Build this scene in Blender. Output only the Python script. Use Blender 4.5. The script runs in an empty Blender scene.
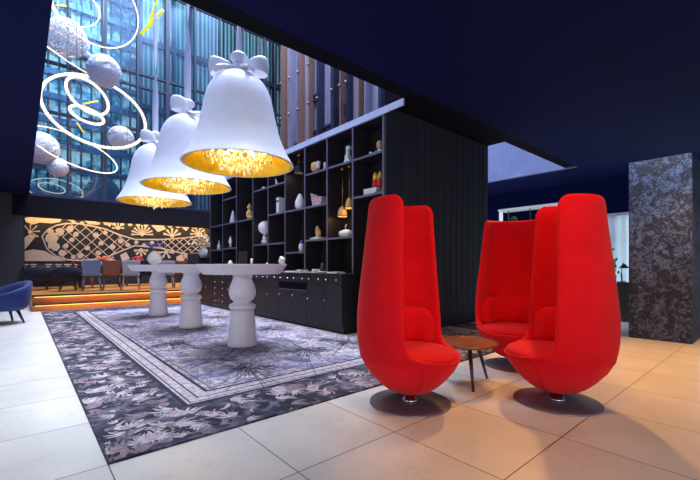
import bpy, bmesh, math, random
from mathutils import Vector, Matrix
PI = math.pi
random.seed(7)
S = bpy.context.scene
COL = S.collection

# ---------------------------------------------------------------- camera, world, exposure
FPX, HC = 381.0, 1.05                                # focal length in pixels, eye height
FW = Vector((0.6540, 0.7565, 0)); RT = Vector((0.7565, -0.6540, 0))
def P(x, y, D):                                      # world point seen at pixel (x,y) at depth D (metres along the view axis)
    v = D * (FW + (x - 350) / FPX * RT); v.z = HC - D * (y - 266) / FPX; return v
def DX(x, X): return X / (FW.x + (x - 350) / FPX * RT.x)      # depth where the pixel column meets plane X
def DY(x, Y): return Y / (FW.y + (x - 350) / FPX * RT.y)
cam = bpy.data.cameras.new('camera'); camo = bpy.data.objects.new('camera', cam); COL.objects.link(camo)
cam.sensor_width = 36; cam.lens = FPX / 700 * 36; cam.shift_y = 26 / 700; cam.clip_start = 0.05; cam.clip_end = 200
camo.location = (0, 0, HC); camo.rotation_euler = (PI/2, 0, -math.atan2(FW.x, FW.y))
S.camera = camo
S.view_settings.view_transform = 'Standard'; S.view_settings.look = 'None'
S.view_settings.exposure = 0.0; S.view_settings.gamma = 1; S.view_settings.use_curve_mapping = False
W = bpy.data.worlds.new('world'); S.world = W; W.use_nodes = True
wn = W.node_tree.nodes; wl = W.node_tree.links
bg = wn['Background']; bg.inputs['Strength'].default_value = .95
tc = wn.new('ShaderNodeTexCoord'); sp = wn.new('ShaderNodeSeparateXYZ'); cr = wn.new('ShaderNodeValToRGB')
wl.new(tc.outputs['Generated'], sp.inputs[0]); wl.new(sp.outputs['Z'], cr.inputs[0]); wl.new(cr.outputs[0], bg.inputs['Color'])
cr.color_ramp.elements[0].color = (.70, .80, 1.0, 1); cr.color_ramp.elements[1].color = (.66, .80, 1.0, 1)

def lamp(kind, name, loc, power, color, size=.5, aim=None, size_y=None, spot=60, blend=.6):
    L = bpy.data.lights.new(name, kind); L.energy = power; L.color = color
    if kind == 'AREA':
        L.size = size
        if size_y: L.shape = 'RECTANGLE'; L.size_y = size_y
    else: L.shadow_soft_size = size
    if kind == 'SPOT': L.spot_size = math.radians(spot); L.spot_blend = blend
    o = bpy.data.objects.new(name, L); COL.objects.link(o); o.location = loc
    d = (Vector(aim) - Vector(loc)) if aim else Vector((0, 0, -1))
    o.rotation_euler = d.to_track_quat('-Z', 'Y').to_euler()
    return o
ZC = 3.40                                            # ceiling height
WARM = (1.0, .50, .16); COOL = (.76, .86, 1.0); NEUT = (1.0, .93, .85)
# daylight falling through the glass roof of the atrium
lamp('AREA', 'atrium_daylight', (5.0, 10.0, 20.5), 11500, COOL, 9, size_y=12)
# tall windows left of the lobby
lamp('AREA', 'window_daylight_left', (-4.8, 2.5, 2.2), 80, (.80, .86, 1.0), 3.0, aim=(2.5, 5, .2), size_y=7)
lamp('AREA', 'window_daylight_rear', (-1.2, -3.8, 2.6), 105, (1, .93, .9), 4.0, aim=(2.8, 3.5, .3), size_y=2)  # soft fill added from behind the camera
# ceiling spots over the chairs
lamp('SPOT', 'ceiling_spot', (5.2, 2.3, 3.36), 370, WARM, .06, aim=(4.2, .6, 0), spot=85)
lamp('SPOT', 'ceiling_spot', (1.9, .7, 3.36), 170, WARM, .05, aim=(3.2, 1.0, 0), spot=75)
lamp('SPOT', 'ceiling_spot', (5.8, .5, 3.36), 370, WARM, .06, aim=(5.8, .9, 0), spot=85)
lamp('SPOT', 'ceiling_spot', (5.6, 1.2, 3.36), 150, (.75, .85, 1), .05, aim=(6.79, 1.2, 2.4), spot=60)
lamp('AREA', 'window_daylight_right', (12.95, 1.5, 1.5), 190, (.85, .92, 1), 2, aim=(11, 1.5, 1.4), size_y=4)

# ---------------------------------------------------------------- materials
def srgb(r, g, b):
    f = lambda c: (c/255/12.92) if c/255 <= .04045 else ((c/255+.055)/1.055)**2.4
    return (f(r), f(g), f(b), 1)
class NT:
    def __init__(s, name):
        s.m = bpy.data.materials.new(name); s.m.use_nodes = True
        s.t = s.m.node_tree; s.b = s.t.nodes['Principled BSDF']
    def n(s, typ, **kw):
        nd = s.t.nodes.new('ShaderNode' + typ)
        for k, v in kw.items(): setattr(nd, k, v)
        return nd
    def l(s, a, b): s.t.links.new(a, b)
    def math(s, op, a, b=None, c=None):
        nd = s.n('Math', operation=op)
        for i, v in enumerate((a, b, c)):
            if v is None: continue
            if isinstance(v, (int, float)): nd.inputs[i].default_value = v
            else: s.l(v, nd.inputs[i])
        return nd.outputs[0]
    def mix(s, fac, a, b):
        nd = s.n('Mix', data_type='RGBA')
        for i, v in ((0, fac), (6, a), (7, b)):
            if isinstance(v, (int, float)): nd.inputs[i].default_value = v
            elif isinstance(v, tuple): nd.inputs[i].default_value = v
            else: s.l(v, nd.inputs[i])
        return nd.outputs[2]
    def ramp(s, fac, *stops):
        nd = s.n('ValToRGB'); e = nd.color_ramp.elements
        while len(e) < len(stops): e.new(.5)
        for i, (p, c) in enumerate(stops):
            e[i].position = p; e[i].color = c if isinstance(c, tuple) else (c, c, c, 1)
        s.l(fac, nd.inputs[0]); return nd.outputs[0]
    def obj(s, scale=None):
        c = s.n('TexCoord').outputs['Object']
        if scale:
            mp = s.n('Mapping'); mp.inputs['Scale'].default_value = scale; s.l(c, mp.inputs[0]); c = mp.outputs[0]
        return c
    def noise(s, vec, scale, detail=4, rough=.55, dist=0):
        nd = s.n('TexNoise'); nd.inputs['Scale'].default_value = scale; nd.inputs['Detail'].default_value = detail
        nd.inputs['Roughness'].default_value = rough; nd.inputs['Distortion'].default_value = dist
        s.l(vec, nd.inputs['Vector']); return nd.outputs['Fac']
    def bump(s, h, strength=.2, dist=.01):
        nd = s.n('Bump'); nd.inputs['Strength'].default_value = strength; nd.inputs['Distance'].default_value = dist
        s.l(h, nd.inputs['Height']); s.l(nd.outputs[0], s.b.inputs['Normal'])
def mat(name, col, rough=.5, metal=0, var=.08, scale=8, bump=0, emit=None, es=0, spec=None, sheen=0, coat=0, vs=None):
    k = NT(name); c = k.obj(vs)
    f = k.noise(c, scale)
    lo = tuple(v*(1-var) for v in col[:3]) + (1,); hi = tuple(min(1, v*(1+var)) for v in col[:3]) + (1,)
    k.l(k.ramp(f, (.3, lo), (.7, hi)), k.b.inputs['Base Color'])
    k.b.inputs['Roughness'].default_value = rough; k.b.inputs['Metallic'].default_value = metal
    if spec is not None: k.b.inputs['Specular IOR Level'].default_value = spec
    if sheen: k.b.inputs['Sheen Weight'].default_value = sheen
    if coat: k.b.inputs['Coat Weight'].default_value = coat; k.b.inputs['Coat Roughness'].default_value = .1
    if bump: k.bump(k.noise(c, scale*8, 3), bump, .004)
    if emit: k.b.inputs['Emission Color'].default_value = emit; k.b.inputs['Emission Strength'].default_value = es
    return k.m
def emis(name, col, s): return mat(name, col, .5, emit=col, es=s)
def glass_mat(name, tint, gloss=.12, rough=.03):
    k = NT(name); k.t.nodes.remove(k.b)
    out = [n for n in k.t.nodes if n.type == 'OUTPUT_MATERIAL'][0]
    tr = k.n('BsdfTransparent'); gl = k.n('BsdfGlossy'); mx = k.n('MixShader'); fr = k.n('Fresnel')
    c = k.obj(); k.l(k.ramp(k.noise(c, 1.5), (.3, tuple(v*.93 for v in tint[:3])+(1,)), (.7, tint)), tr.inputs[0])
    gl.inputs['Roughness'].default_value = rough; fr.inputs[0].default_value = 1.5
    k.l(k.math('ADD', fr.outputs[0], gloss), mx.inputs[0]); k.l(tr.outputs[0], mx.inputs[1]); k.l(gl.outputs[0], mx.inputs[2])
    k.l(mx.outputs[0], out.inputs[0]); return k.m

M = {}
M['ceil'] = mat('navy ceiling paint', srgb(5, 14, 66), .85, var=.05, scale=2, spec=.15)
M['black'] = mat('black lacquer', srgb(16, 15, 18), .35, var=.2)
M['ink'] = mat('matt ink paint', srgb(9, 9, 20), .85, spec=.12)
M['blacksoft'] = mat('black timber', srgb(24, 22, 28), .5, var=.35, scale=6, vs=(6, 6, .5))
M['navypanel'] = mat('navy stained planks', srgb(10, 14, 32), .7, var=.45, scale=5, vs=(5, 5, .25))
M['darkwall'] = mat('charcoal plaster', srgb(32, 32, 40), .7, var=.08)
M['bluegrey'] = mat('blue grey plaster', srgb(112, 122, 166), .6, var=.12, scale=3, bump=.2)
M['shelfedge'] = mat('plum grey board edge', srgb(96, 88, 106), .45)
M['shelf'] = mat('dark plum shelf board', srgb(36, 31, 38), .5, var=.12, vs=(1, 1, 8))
M['shelfin'] = mat('dark brown shelf back', srgb(22, 15, 16), .6, var=.3)
M['white'] = mat('matte white lacquer', srgb(228, 224, 230), .35, var=.02)
M['bellw'] = mat('white bell plaster', srgb(226, 224, 232), .38, var=.03, bump=.15)
M['gold'] = mat('gold leaf lining', srgb(244, 200, 30), .35, .25, var=.15, scale=14)
M['crystal'] = mat('cream crystal', srgb(255, 236, 180), .12, var=.05)
M['bulb'] = emis('warm lamp bulb', (1, .82, .50, 1), 14)
M['steel'] = mat('brushed steel', srgb(150, 150, 155), .3, 1)
M['plate'] = mat('dark anodised plate', srgb(112, 106, 114), .3, .35, var=.04, spec=.5)
M['walnut'] = mat('walnut veneer', srgb(118, 60, 30), .38, var=.4, scale=3, vs=(2, 14, 2), coat=.08)
M['darkwood'] = mat('dark turned wood', srgb(62, 34, 24), .35, var=.2)
M['chrome'] = mat('polished chrome', srgb(210, 210, 215), .15, 1)
M['ledwarm'] = emis('warm led ring', (1.0, .78, .55, 1), .72)
M['ledbead'] = emis('warm led bead', (1.0, .80, .56, 1), 1.05)
M['cove'] = emis('amber cove light', (1.0, .50, .14, 1), 2.2)
M['wood'] = mat('oak step board', srgb(176, 112, 52), .4, var=.25, scale=3, vs=(.5, 8, 8))
M['cream'] = mat('cream mural relief', srgb(206, 188, 172), .6, var=.10)
M['mural'] = mat('ink dark mural wall', srgb(16, 16, 28), .6, var=.2)
M['fin'] = mat('bronze fin', srgb(122, 92, 84), .35, .5, var=.15)
M['findark'] = mat('dark fin', srgb(38, 38, 60), .35, .4, var=.15)
M['finpanel'] = mat('blue steel cladding', srgb(96, 116, 156), .3, .4, var=.35, scale=1.2, vs=(1, 3, .25))
M['finpink'] = mat('mauve steel cladding', srgb(124, 118, 140), .3, .4, var=.25, scale=1.2, vs=(1, 4, .25))
M['mullion'] = mat('dark window frame', srgb(40, 46, 66), .4, .3)
M['yellow'] = emis('yellow neon tube', (.85, .80, .02, 1), .7)
M['globe'] = mat('white yarn globe', srgb(225, 225, 232), .7, var=.35, scale=22, bump=.6)
M['velvet'] = mat('royal blue velvet', srgb(5, 30, 98), .7, var=.3, scale=2.5, sheen=.08)
M['bluewood'] = mat('dark slate wood', srgb(30, 34, 52), .5)
M['navyfab'] = mat('navy upholstery', srgb(10, 14, 34), .85, var=.15)
M['greychair'] = mat('silver blue leather', srgb(104, 112, 146), .5)
M['brownchair'] = mat('cognac leather', srgb(120, 66, 46), .5)
M['palechair'] = mat('pale wood chair', srgb(150, 148, 160), .5)
M['glassn'] = glass_mat('curtain wall glass', (.74, .88, .90, 1), .02)
M['glassclear'] = glass_mat('clear glass', (.85, .95, .95, 1), .03)
M['sheer'] = None
M['ceramic'] = mat('white glazed ceramic', srgb(236, 234, 232), .25, var=.04)
M['tan'] = mat('tan glazed ceramic', srgb(214, 164, 92), .35, var=.2, scale=20)
M['goldmet'] = mat('polished brass', srgb(228, 160, 70), .25, .9)
M['redv'] = mat('red lacquer', srgb(196, 30, 26), .3)
M['yellowv'] = mat('yellow glaze', srgb(240, 180, 40), .3)
M['paper'] = mat('book paper', srgb(225, 222, 220), .7)
M['green'] = mat('leaf green', srgb(90, 130, 60), .6, var=.3)
M['pinkf'] = mat('pink petals', srgb(226, 150, 160), .7)
M['bluef'] = mat('blue petals', srgb(70, 100, 190), .7)
M['orangef'] = mat('coral petals', srgb(226, 96, 60), .7)
M['knob'] = mat('nickel knob', srgb(225, 225, 235), .2, .9)

# red wool: fine weave
k = NT('red wool felt'); c = k.obj()
k.l(k.ramp(k.noise(c, 5), (.3, srgb(212, 0, 20)), (.7, srgb(226, 6, 24))), k.b.inputs['Base Color'])
k.b.inputs['Roughness'].default_value = .85; k.b.inputs['Sheen Weight'].default_value = .12
k.b.inputs['Sheen Tint'].default_value = (1, .5, .45, 1); k.b.inputs['Specular IOR Level'].default_value = .2
k.bump(k.noise(c, 260, 2), .25, .002); M['red'] = k.m
M['redseam'] = mat('red seam thread', srgb(140, 4, 14), .8)

# stone floor tiles
TILE, TX, TY = .72, .35, 2.36
k = NT('limestone tile floor'); c = k.obj(); s = k.n('SeparateXYZ'); k.l(c, s.inputs[0])
def edge(v, off):
    f = k.math('FRACT', k.math('ADD', k.math('DIVIDE', k.math('SUBTRACT', v, off), TILE), 50))
    return k.math('MINIMUM', f, k.math('SUBTRACT', 1.0, f))
ed = k.math('MINIMUM', edge(s.outputs[0], TX), edge(s.outputs[1], TY))
joint = k.math('LESS_THAN', ed, .0042)
fl = k.n('Vector' + 'Math', operation='SNAP'); mp = k.n('Mapping'); mp.inputs['Location'].default_value = (-TX, -TY, 5)
k.l(c, mp.inputs[0]); k.l(mp.outputs[0], fl.inputs[0]); fl.inputs[1].default_value = (TILE, TILE, 10)
wnz = k.n('TexWhiteNoise'); k.l(fl.outputs[0], wnz.inputs['Vector'])
ad = k.n('VectorMath', operation='ADD'); k.l(c, ad.inputs[0]); k.l(wnz.outputs['Color'], ad.inputs[1])
big = k.noise(ad.outputs[0], 2.2, 3, .5)
vein = k.math('ABSOLUTE', k.math('SUBTRACT', k.noise(ad.outputs[0], 1.3, 5, .6), .5))
base = k.ramp(big, (.3, srgb(198, 194, 192)), (.7, srgb(218, 213, 209)))
base = k.mix(k.ramp(vein, (0, .2), (.005, 0.0)), base, srgb(140, 126, 116))
tone = k.math('MULTIPLY', wnz.outputs['Value'], .07)
base = k.mix(tone, base, srgb(170, 158, 150))
k.l(k.mix(joint, base, srgb(70, 52, 46)), k.b.inputs['Base Color'])
k.b.inputs['Roughness'].default_value = .28; M['floor'] = k.m

# rug field / rug border
k = NT('rug field'); c = k.obj()
a = k.noise(c, 3.2, 6, .65, .8); b_ = k.noise(c, 14, 5, .7)
colr = k.ramp(a, (.32, srgb(92, 92, 132)), (.44, srgb(150, 144, 172)), (.55, srgb(212, 198, 204)), (.72, srgb(166, 140, 144)))
vo = k.n('TexVoronoi', feature='DISTANCE_TO_EDGE'); vo.inputs['Scale'].default_value = 7; k.l(c, vo.inputs['Vector'])
vo2 = k.n('TexVoronoi', feature='DISTANCE_TO_EDGE'); vo2.inputs['Scale'].default_value = 17; k.l(c, vo2.inputs['Vector'])
cl = k.math('MAXIMUM', k.ramp(vo.outputs['Distance'], (0, .75), (.05, 0.0)), k.ramp(vo2.outputs['Distance'], (0, .5), (.08, 0.0)))
colr = k.mix(cl, colr, srgb(60, 58, 92))
k.l(k.mix(k.ramp(b_, (.42, .55), (.6, 0.0)), colr, srgb(70, 66, 96)), k.b.inputs['Base Color'])
k.b.inputs['Roughness'].default_value = .95; k.bump(k.noise(c, 300, 2), .4, .004); M['rugfield'] = k.m
k = NT('rug border'); c = k.obj()
a = k.noise(c, 4.5, 5, .6, 1.5)
k.l(k.ramp(a, (.40, srgb(22, 24, 42)), (.52, srgb(54, 54, 76)), (.64, srgb(108, 100, 114))), k.b.inputs['Base Color'])
k.b.inputs['Roughness'].default_value = .95; k.bump(k.noise(c, 300, 2), .4, .004); M['rugborder'] = k.m
M['rugpale'] = mat('rug pale yarn', srgb(170, 157, 166), .95, var=.4, scale=24)
M['rugmauve'] = mat('rug mauve yarn', srgb(128, 110, 120), .95, var=.4, scale=24)
M['rugdark'] = mat('rug dark yarn', srgb(26, 28, 44), .95, var=.2)

# pillar cladding: dark ink engraving on pale slate
k = NT('engraved toile cladding'); c = k.obj()
a = k.noise(c, 5.0, 6, .7, 1.8); b_ = k.noise(c, 22, 6, .75, 1.0)
vo = k.n('TexVoronoi', feature='DISTANCE_TO_EDGE'); vo.inputs['Scale'].default_value = 9
ds = k.n('VectorMath', operation='ADD'); nn = k.n('TexNoise'); nn.inputs['Scale'].default_value = 6; k.l(c, nn.inputs['Vector'])
k.l(c, ds.inputs[0]); k.l(nn.outputs['Color'], ds.inputs[1]); k.l(ds.outputs[0], vo.inputs['Vector'])
ink = k.math('ADD', k.ramp(a, (.44, .85), (.54, 0.0)), k.ramp(vo.outputs['Distance'], (0, .8), (.06, 0.0)))
ink = k.math('ADD', ink, k.ramp(b_, (.44, .8), (.54, 0.0)))
k.l(k.mix(k.math('MINIMUM', ink, 1.0), srgb(82, 98, 134), srgb(9, 11, 28)), k.b.inputs['Base Color'])
k.b.inputs['Roughness'].default_value = .6; M['toile'] = k.m
# teal fluted glass wall
k = NT('teal fluted glass'); c = k.obj(); w = k.n('TexWave', wave_type='BANDS', bands_direction='X')
w.inputs['Scale'].default_value = .9; w.inputs['Distortion'].default_value = 3.5; w.inputs['Detail'].default_value = 4
mp = k.n('Mapping'); mp.inputs['Scale'].default_value = (1.6, 1, .04); k.l(c, mp.inputs[0]); k.l(mp.outputs[0], w.inputs['Vector'])
k.l(k.ramp(w.outputs['Fac'], (0, srgb(24, 60, 82)), (.5, srgb(96, 142, 148)), (1, srgb(196, 216, 216))), k.b.inputs['Base Color'])
k.b.inputs['Roughness'].default_value = .2; M['teal'] = k.m
# office block windows, sky reflection put into their colour and glow
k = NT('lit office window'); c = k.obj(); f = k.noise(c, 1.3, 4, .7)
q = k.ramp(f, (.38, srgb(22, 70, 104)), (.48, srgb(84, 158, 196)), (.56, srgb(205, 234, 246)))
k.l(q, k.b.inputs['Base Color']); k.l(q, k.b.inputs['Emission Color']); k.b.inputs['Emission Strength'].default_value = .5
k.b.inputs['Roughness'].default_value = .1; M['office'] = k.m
# sheer curtain
k = NT('sheer curtain'); k.b.inputs['Base Color'].default_value = (.85, .88, .95, 1)
out = [n for n in k.t.nodes if n.type == 'OUTPUT_MATERIAL'][0]; tl = k.n('BsdfTranslucent'); mx = k.n('MixShader')
tl.inputs[0].default_value = (.9, .94, 1, 1); mx.inputs[0].default_value = .7
k.l(k.ramp(k.noise(k.obj((8, 8, .3)), 4), (.3, srgb(210, 220, 238)), (.7, srgb(240, 244, 255))), k.b.inputs['Base Color'])
k.l(k.b.outputs[0], mx.inputs[1]); k.l(tl.outputs[0], mx.inputs[2]); k.l(mx.outputs[0], out.inputs[0]); M['sheer'] = k.m

# ---------------------------------------------------------------- mesh helpers
def bm_(): return bmesh.new()
def box(bm, a, b, mi=0, bev=0):
    r = bmesh.ops.create_cube(bm, size=1)
    ctr = [(a[i]+b[i])/2 for i in range(3)]; sz = [abs(b[i]-a[i]) for i in range(3)]
    for v in r['verts']: v.co = Vector([ctr[i]+v.co[i]*sz[i] for i in range(3)])
    fs = set(f for v in r['verts'] for f in v.link_faces)
    for f in fs: f.material_index = mi
    if bev:
        es = list(set(e for v in r['verts'] for e in v.link_edges))
        bmesh.ops.bevel(bm, geom=es, offset=bev, segments=2, affect='EDGES', profile=.5)
    return bm
def lathe(bm, prof, n=32, c=(0, 0, 0), mi=0, sx=1, sy=1):
    rings = []
    for r, z in prof:
        if r < 1e-5: rings.append([bm.verts.new((c[0], c[1], c[2]+z))])
        else: rings.append([bm.verts.new((c[0]+sx*r*math.cos(2*PI*i/n), c[1]+sy*r*math.sin(2*PI*i/n), c[2]+z)) for i in range(n)])
    for A, B in zip(rings, rings[1:]):
        for i in range(n):
            j = (i+1) % n
            if len(A) == 1 and len(B) == 1: continue
            if len(A) == 1: f = bm.faces.new((A[0], B[j], B[i]))
            elif len(B) == 1: f = bm.faces.new((A[i], A[j], B[0]))
            else: f = bm.faces.new((A[i], A[j], B[j], B[i]))
            f.material_index = mi; f.smooth = True
    for R in (rings[0], rings[-1]):
        if len(R) > 2:
            try: bm.faces.new(R if R is rings[-1] else R[::-1]).material_index = mi
            except ValueError: pass
    return bm
def tube(bm, pts, rad, n=8, closed=False, mi=0):
    pts = [Vector(p) for p in pts]; m = len(pts); rings = []
    up = Vector((0, 0, 1))
    for i, p in enumerate(pts):
        if closed: d = pts[(i+1) % m] - pts[i-1]
        else: d = pts[min(i+1, m-1)] - pts[max(i-1, 0)]
        d.normalize(); u = d.cross(up)
        if u.length < 1e-3: u = d.cross(Vector((1, 0, 0)))
        u.normalize(); v = d.cross(u); r = rad[i] if isinstance(rad, (list, tuple)) else rad
        rings.append([bm.verts.new(p + r*(math.cos(2*PI*j/n)*u + math.sin(2*PI*j/n)*v)) for j in range(n)])
    for i in range(m if closed else m-1):
        A, B = rings[i], rings[(i+1) % m]
        for j in range(n):
            f = bm.faces.new((A[j], A[(j+1) % n], B[(j+1) % n], B[j])); f.smooth = True; f.material_index = mi
    if not closed:
        bm.faces.new(rings[0][::-1]); bm.faces.new(rings[-1])
    return bm
def prism(bm, pts2, f3, d, mi=0):                    # polygon (2d list) -> f3(u,v,depth)
    A = [bm.verts.new(f3(u, v, 0)) for u, v in pts2]; B = [bm.verts.new(f3(u, v, d)) for u, v in pts2]
    n = len(A); fs = [bm.faces.new(A), bm.faces.new(B[::-1])]
    for i in range(n): fs.append(bm.faces.new((A[i], B[i], B[(i+1) % n], A[(i+1) % n])))
    for f in fs: f.material_index = mi
    return bm
def ball(bm, c, r, sub=2, mi=0, s=(1, 1, 1)):
    q = bmesh.ops.create_icosphere(bm, subdivisions=sub, radius=r)
    for v in q['verts']:
        v.co = Vector((v.co.x*s[0]+c[0], v.co.y*s[1]+c[1], v.co.z*s[2]+c[2]))
        for f in v.link_faces: f.smooth = True; f.material_index = mi
    return bm
def obj(name, bm, m, parent=None, label=None, kind=None):
    bmesh.ops.recalc_face_normals(bm, faces=bm.faces[:])
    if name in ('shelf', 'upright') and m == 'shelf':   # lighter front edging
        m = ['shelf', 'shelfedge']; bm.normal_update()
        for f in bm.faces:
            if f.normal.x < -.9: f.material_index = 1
    me = bpy.data.meshes.new(name); bm.to_mesh(me); bm.free()
    for x in (m if isinstance(m, (list, tuple)) else [m]): me.materials.append(M[x] if isinstance(x, str) else x)
    o = bpy.data.objects.new(name, me); COL.objects.link(o)
    if parent: o.parent = parent
    if label: o['label'] = label
    if kind: o['kind'] = kind
    return o
def tag(o, label, cat, group=None):
    o['label'] = label; o['category'] = cat
    if group: o['group'] = group
    return o
def thing(name, label, cat, loc=(0, 0, 0), rz=0, group=None):
    o = bpy.data.objects.new(name, None); COL.objects.link(o); o.empty_display_size = .1
    o.location = loc; o.rotation_euler = (0, 0, rz); return tag(o, label, cat, group)
def struct(name, bm, m, parent=None):
    o = obj(name, bm, m, parent)
    if not parent: o['kind'] = 'structure'
    return o
def kids(o): return [c for c in bpy.data.objects if c.parent == o]
def dup(o, loc=None, rz=None, label=None, group=None, parent=None):
    c = o.copy(); COL.objects.link(c)
    if parent: c.parent = parent
    for ch in kids(o): dup(ch, parent=c)
    if loc is not None: c.location = loc
    if rz is not None: c.rotation_euler = (0, 0, rz)
    if label: c['label'] = label
    if group: c['group'] = group
    return c
def bevel(o, w=.01, seg=2, ang=40):
    m = o.modifiers.new('bevel', 'BEVEL'); m.width = w; m.segments = seg; m.limit_method = 'ANGLE'; m.angle_limit = math.radians(ang)
    return o
def crisp(o, a=35):
    m = o.modifiers.new('edges', 'EDGE_SPLIT'); m.split_angle = math.radians(a); return o
def subsurf(o, n=1):
    m = o.modifiers.new('subsurf', 'SUBSURF'); m.levels = n; m.render_levels = n; return o

# ================================================================ STRUCTURE
XL, XR = .214, 9.90                                  # atrium opening, left and right
Y0, Y1, YN = 3.31, 3.54, 16.5                        # navy edge, black strip edge, glass wall
b = bm_(); box(b, (-7, -5, -.1), (13, 19, 0)); struct('floor', b, 'floor')
b = bm_()
box(b, (-7, -5, ZC), (13, Y0, ZC+.35))
box(b, (-7, Y0, ZC), (XL, 19, ZC+.35))
box(b, (XR+.12, Y0, ZC), (13, 19, ZC+.35))
struct('ceiling', b, 'ceil')
b = bm_(); box(b, (XL, Y0, ZC), (XR, Y1, ZC+.35)); box(b, (4.07, Y1, ZC), (6.93, 3.92, ZC+.35)); struct('trim_1', b, 'ink')
# right wall of atrium: plaster part, then finned cladding
b = bm_(); box(b, (XR, Y0, ZC), (XR+.12, 8.6, 21)); struct('wall_right', b, 'bluegrey')
b = bm_(); box(b, (XR, 8.6, ZC), (XR+.12, YN, 21)); struct('wall_east', b, 'finpanel')
fin_y = [16.2, 15.45, 14.7, 13.85, 13.2, 12.2, 11.7, 11.3, 10.6, 10.25, 9.5]
root = thing('facade_cladding', 'bronze and dark vertical fin cladding high above the black bookcase', 'facade')
for i, y in enumerate(fin_y):
    b = bm_(); wd = [.04, .07, .07, .035, .08, .10, .035, .04, .035, .03, .06][i]
    box(b, (XR-.32, y-wd, ZC), (XR, y+wd, 21))
    f = obj('fin', b, ['fin', 'finpink', 'fin', 'fin', 'findark', 'findark', 'fin', 'findark', 'fin', 'finpink', 'findark'][i], root)
    bb = bm_()
    for z in (4.6, 6.5, 8.2, 9.9): ball(bb, (XR-.36, y, z), .06, 1)
    obj('bracket', bb, 'fin', f)
b = bm_()
for y0, y1, z in [(14.75, 16.0, 6.5), (13.3, 14.6, 5.1), (12.3, 13.8, 6.7), (11.4, 12.9, 6.0), (13.3, 14.2, 8.3), (11.4, 12.1, 7.2)]:
    for dz in (0, .22): box(b, (XR-.12, y0, z+dz), (XR, y1, z+dz+.1))
obj('bracket_rail', b, 'findark', root)
b = bm_()
for y0, y1 in [(15.5, 16.1), (13.9, 14.6), (12.35, 13.0), (10.7, 11.2), (9.6, 10.15)]: box(b, (XR-.03, y0, ZC), (XR, y1, 21))
obj('cladding_panel', b, 'finpink', root)
# north glass wall
mulx = [XL-.05 + i*1.08 for i in range(10)]
for i in range(9):
    w = None
    b = bm_(); x0, x1 = mulx[i], mulx[i+1]
    for z in (ZC+.02, 4.43, 6.3, 8.0, 8.5, 12.0, 16): box(b, (x0, YN-.05, z-.045), (x1, YN+.07, z+.045))
    wd = .07 if i in (2, 4) else .03
    box(b, (x0-wd, YN-.1, ZC), (x0+wd, YN+.07, 21))
    w = struct('window_%d' % (i+1), b, 'mullion')
    g = bm_(); box(g, (x0+.03, YN, ZC), (x1-.03, YN+.02, 21)); obj('glass_pane', g, 'glassn', w)
b = bm_(); box(b, (-2.6, Y0-.2, ZC+.35), (XR+.2, Y0, 21)); struct('wall_front', b, 'finpanel')  # unseen, put in to keep the roof light from reflecting in the glass
b = bm_(); box(b, (-2.6, Y0, ZC+.35), (-2.4, YN, 21)); struct('wall_west', b, 'finpanel')  # unseen side wall, added to block the same reflection
# bulkhead beneath the glass
b = bm_(); box(b, (-.2, YN-.15, 2.70), (12.9, YN+.3, ZC-.02)); struct('trim_2', b, 'ink')
# mural wall and sides of the dining platform
b = bm_(); box(b, (-.2, 17.3, 0), (12.9, 17.5, ZC)); struct('wall_back', b, 'mural')
b = bm_(); box(b, (-7, 16.4, 0), (.06, 16.6, ZC)); struct('wall_left', b, 'darkwall')
b = bm_(); box(b, (.0, 16.6, 0), (.1, 17.3, ZC)); struct('wall_corner', b, 'darkwall')
# right-hand wall with display niche and window
XW = 12.0
b = bm_()
box(b, (XW, -5, 2.42), (XW+.15, 4.2, ZC)); box(b, (XW, 6.4, 0), (XW+.15, 19, ZC)); box(b, (XW, 4.2, 2.92), (XW+.15, 6.4, ZC))
box(b, (XW, 4.2, 0), (XW+.15, 6.4, 2.1)); box(b, (XW, -5, 0), (XW+.15, -.6, 2.42)); box(b, (XW, 3.6, 0), (XW+.15, 4.2, 2.42))
box(b, (XW, -.6, 0), (XW+.15, 3.6, .45)); box(b, (XW+.6, 4.1, 2.0), (XW+.7, 6.5, 3.0)); struct('wall_side', b, 'ceil')
b = bm_(); box(b, (XW-.03, -.6, 2.4), (XW, 3.7, 2.46)); struct('trim_3', b, 'white')
b = bm_()
for y in (-.6, .45, 1.5, 2.55, 3.55): box(b, (XW+.05, y, .45), (XW+.1, y+.05, 2.42))
for z in (.45, 1.75, 2.38): box(b, (XW+.05, -.6, z), (XW+.1, 3.6, z+.04))
w = struct('window_10', b, 'white'); g = bm_(); box(g, (XW+.07, -.6, .45), (XW+.08, 3.6, 2.42)); obj('glass_pane', g, 'glassclear', w)
# steps and platform
root = None
b = bm_(); box(b, (.2, 11.74, 0), (11.9, 17.3, .33)); struct('trim_4', b, 'wood')
b = bm_(); box(b, (.2, 11.38, 0), (11.9, 11.74, .15)); struct('trim_5', b, 'wood')
for i, (y, z) in enumerate([(11.36, .165), (11.72, .345)]):
    b = bm_(); box(b, (.2, y-.05, z-.03), (11.9, y+.30, z)); struct('trim_%d' % (6+i), b, 'black')
    b = bm_(); box(b, (.25, y-.035, z-.045), (11.8, y-.01, z-.03))
    tag(obj('step_light', b, 'cove'), ['amber light strip under the nosing of the lower step', 'amber light strip under the nosing of the upper step'][i], 'light strip')
    lamp('AREA', 'step_glow', (6, y-.10, z-.05), 9, (1, .5, .14), 11, aim=(6, y+.06, z-.15), size_y=.03)
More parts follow.
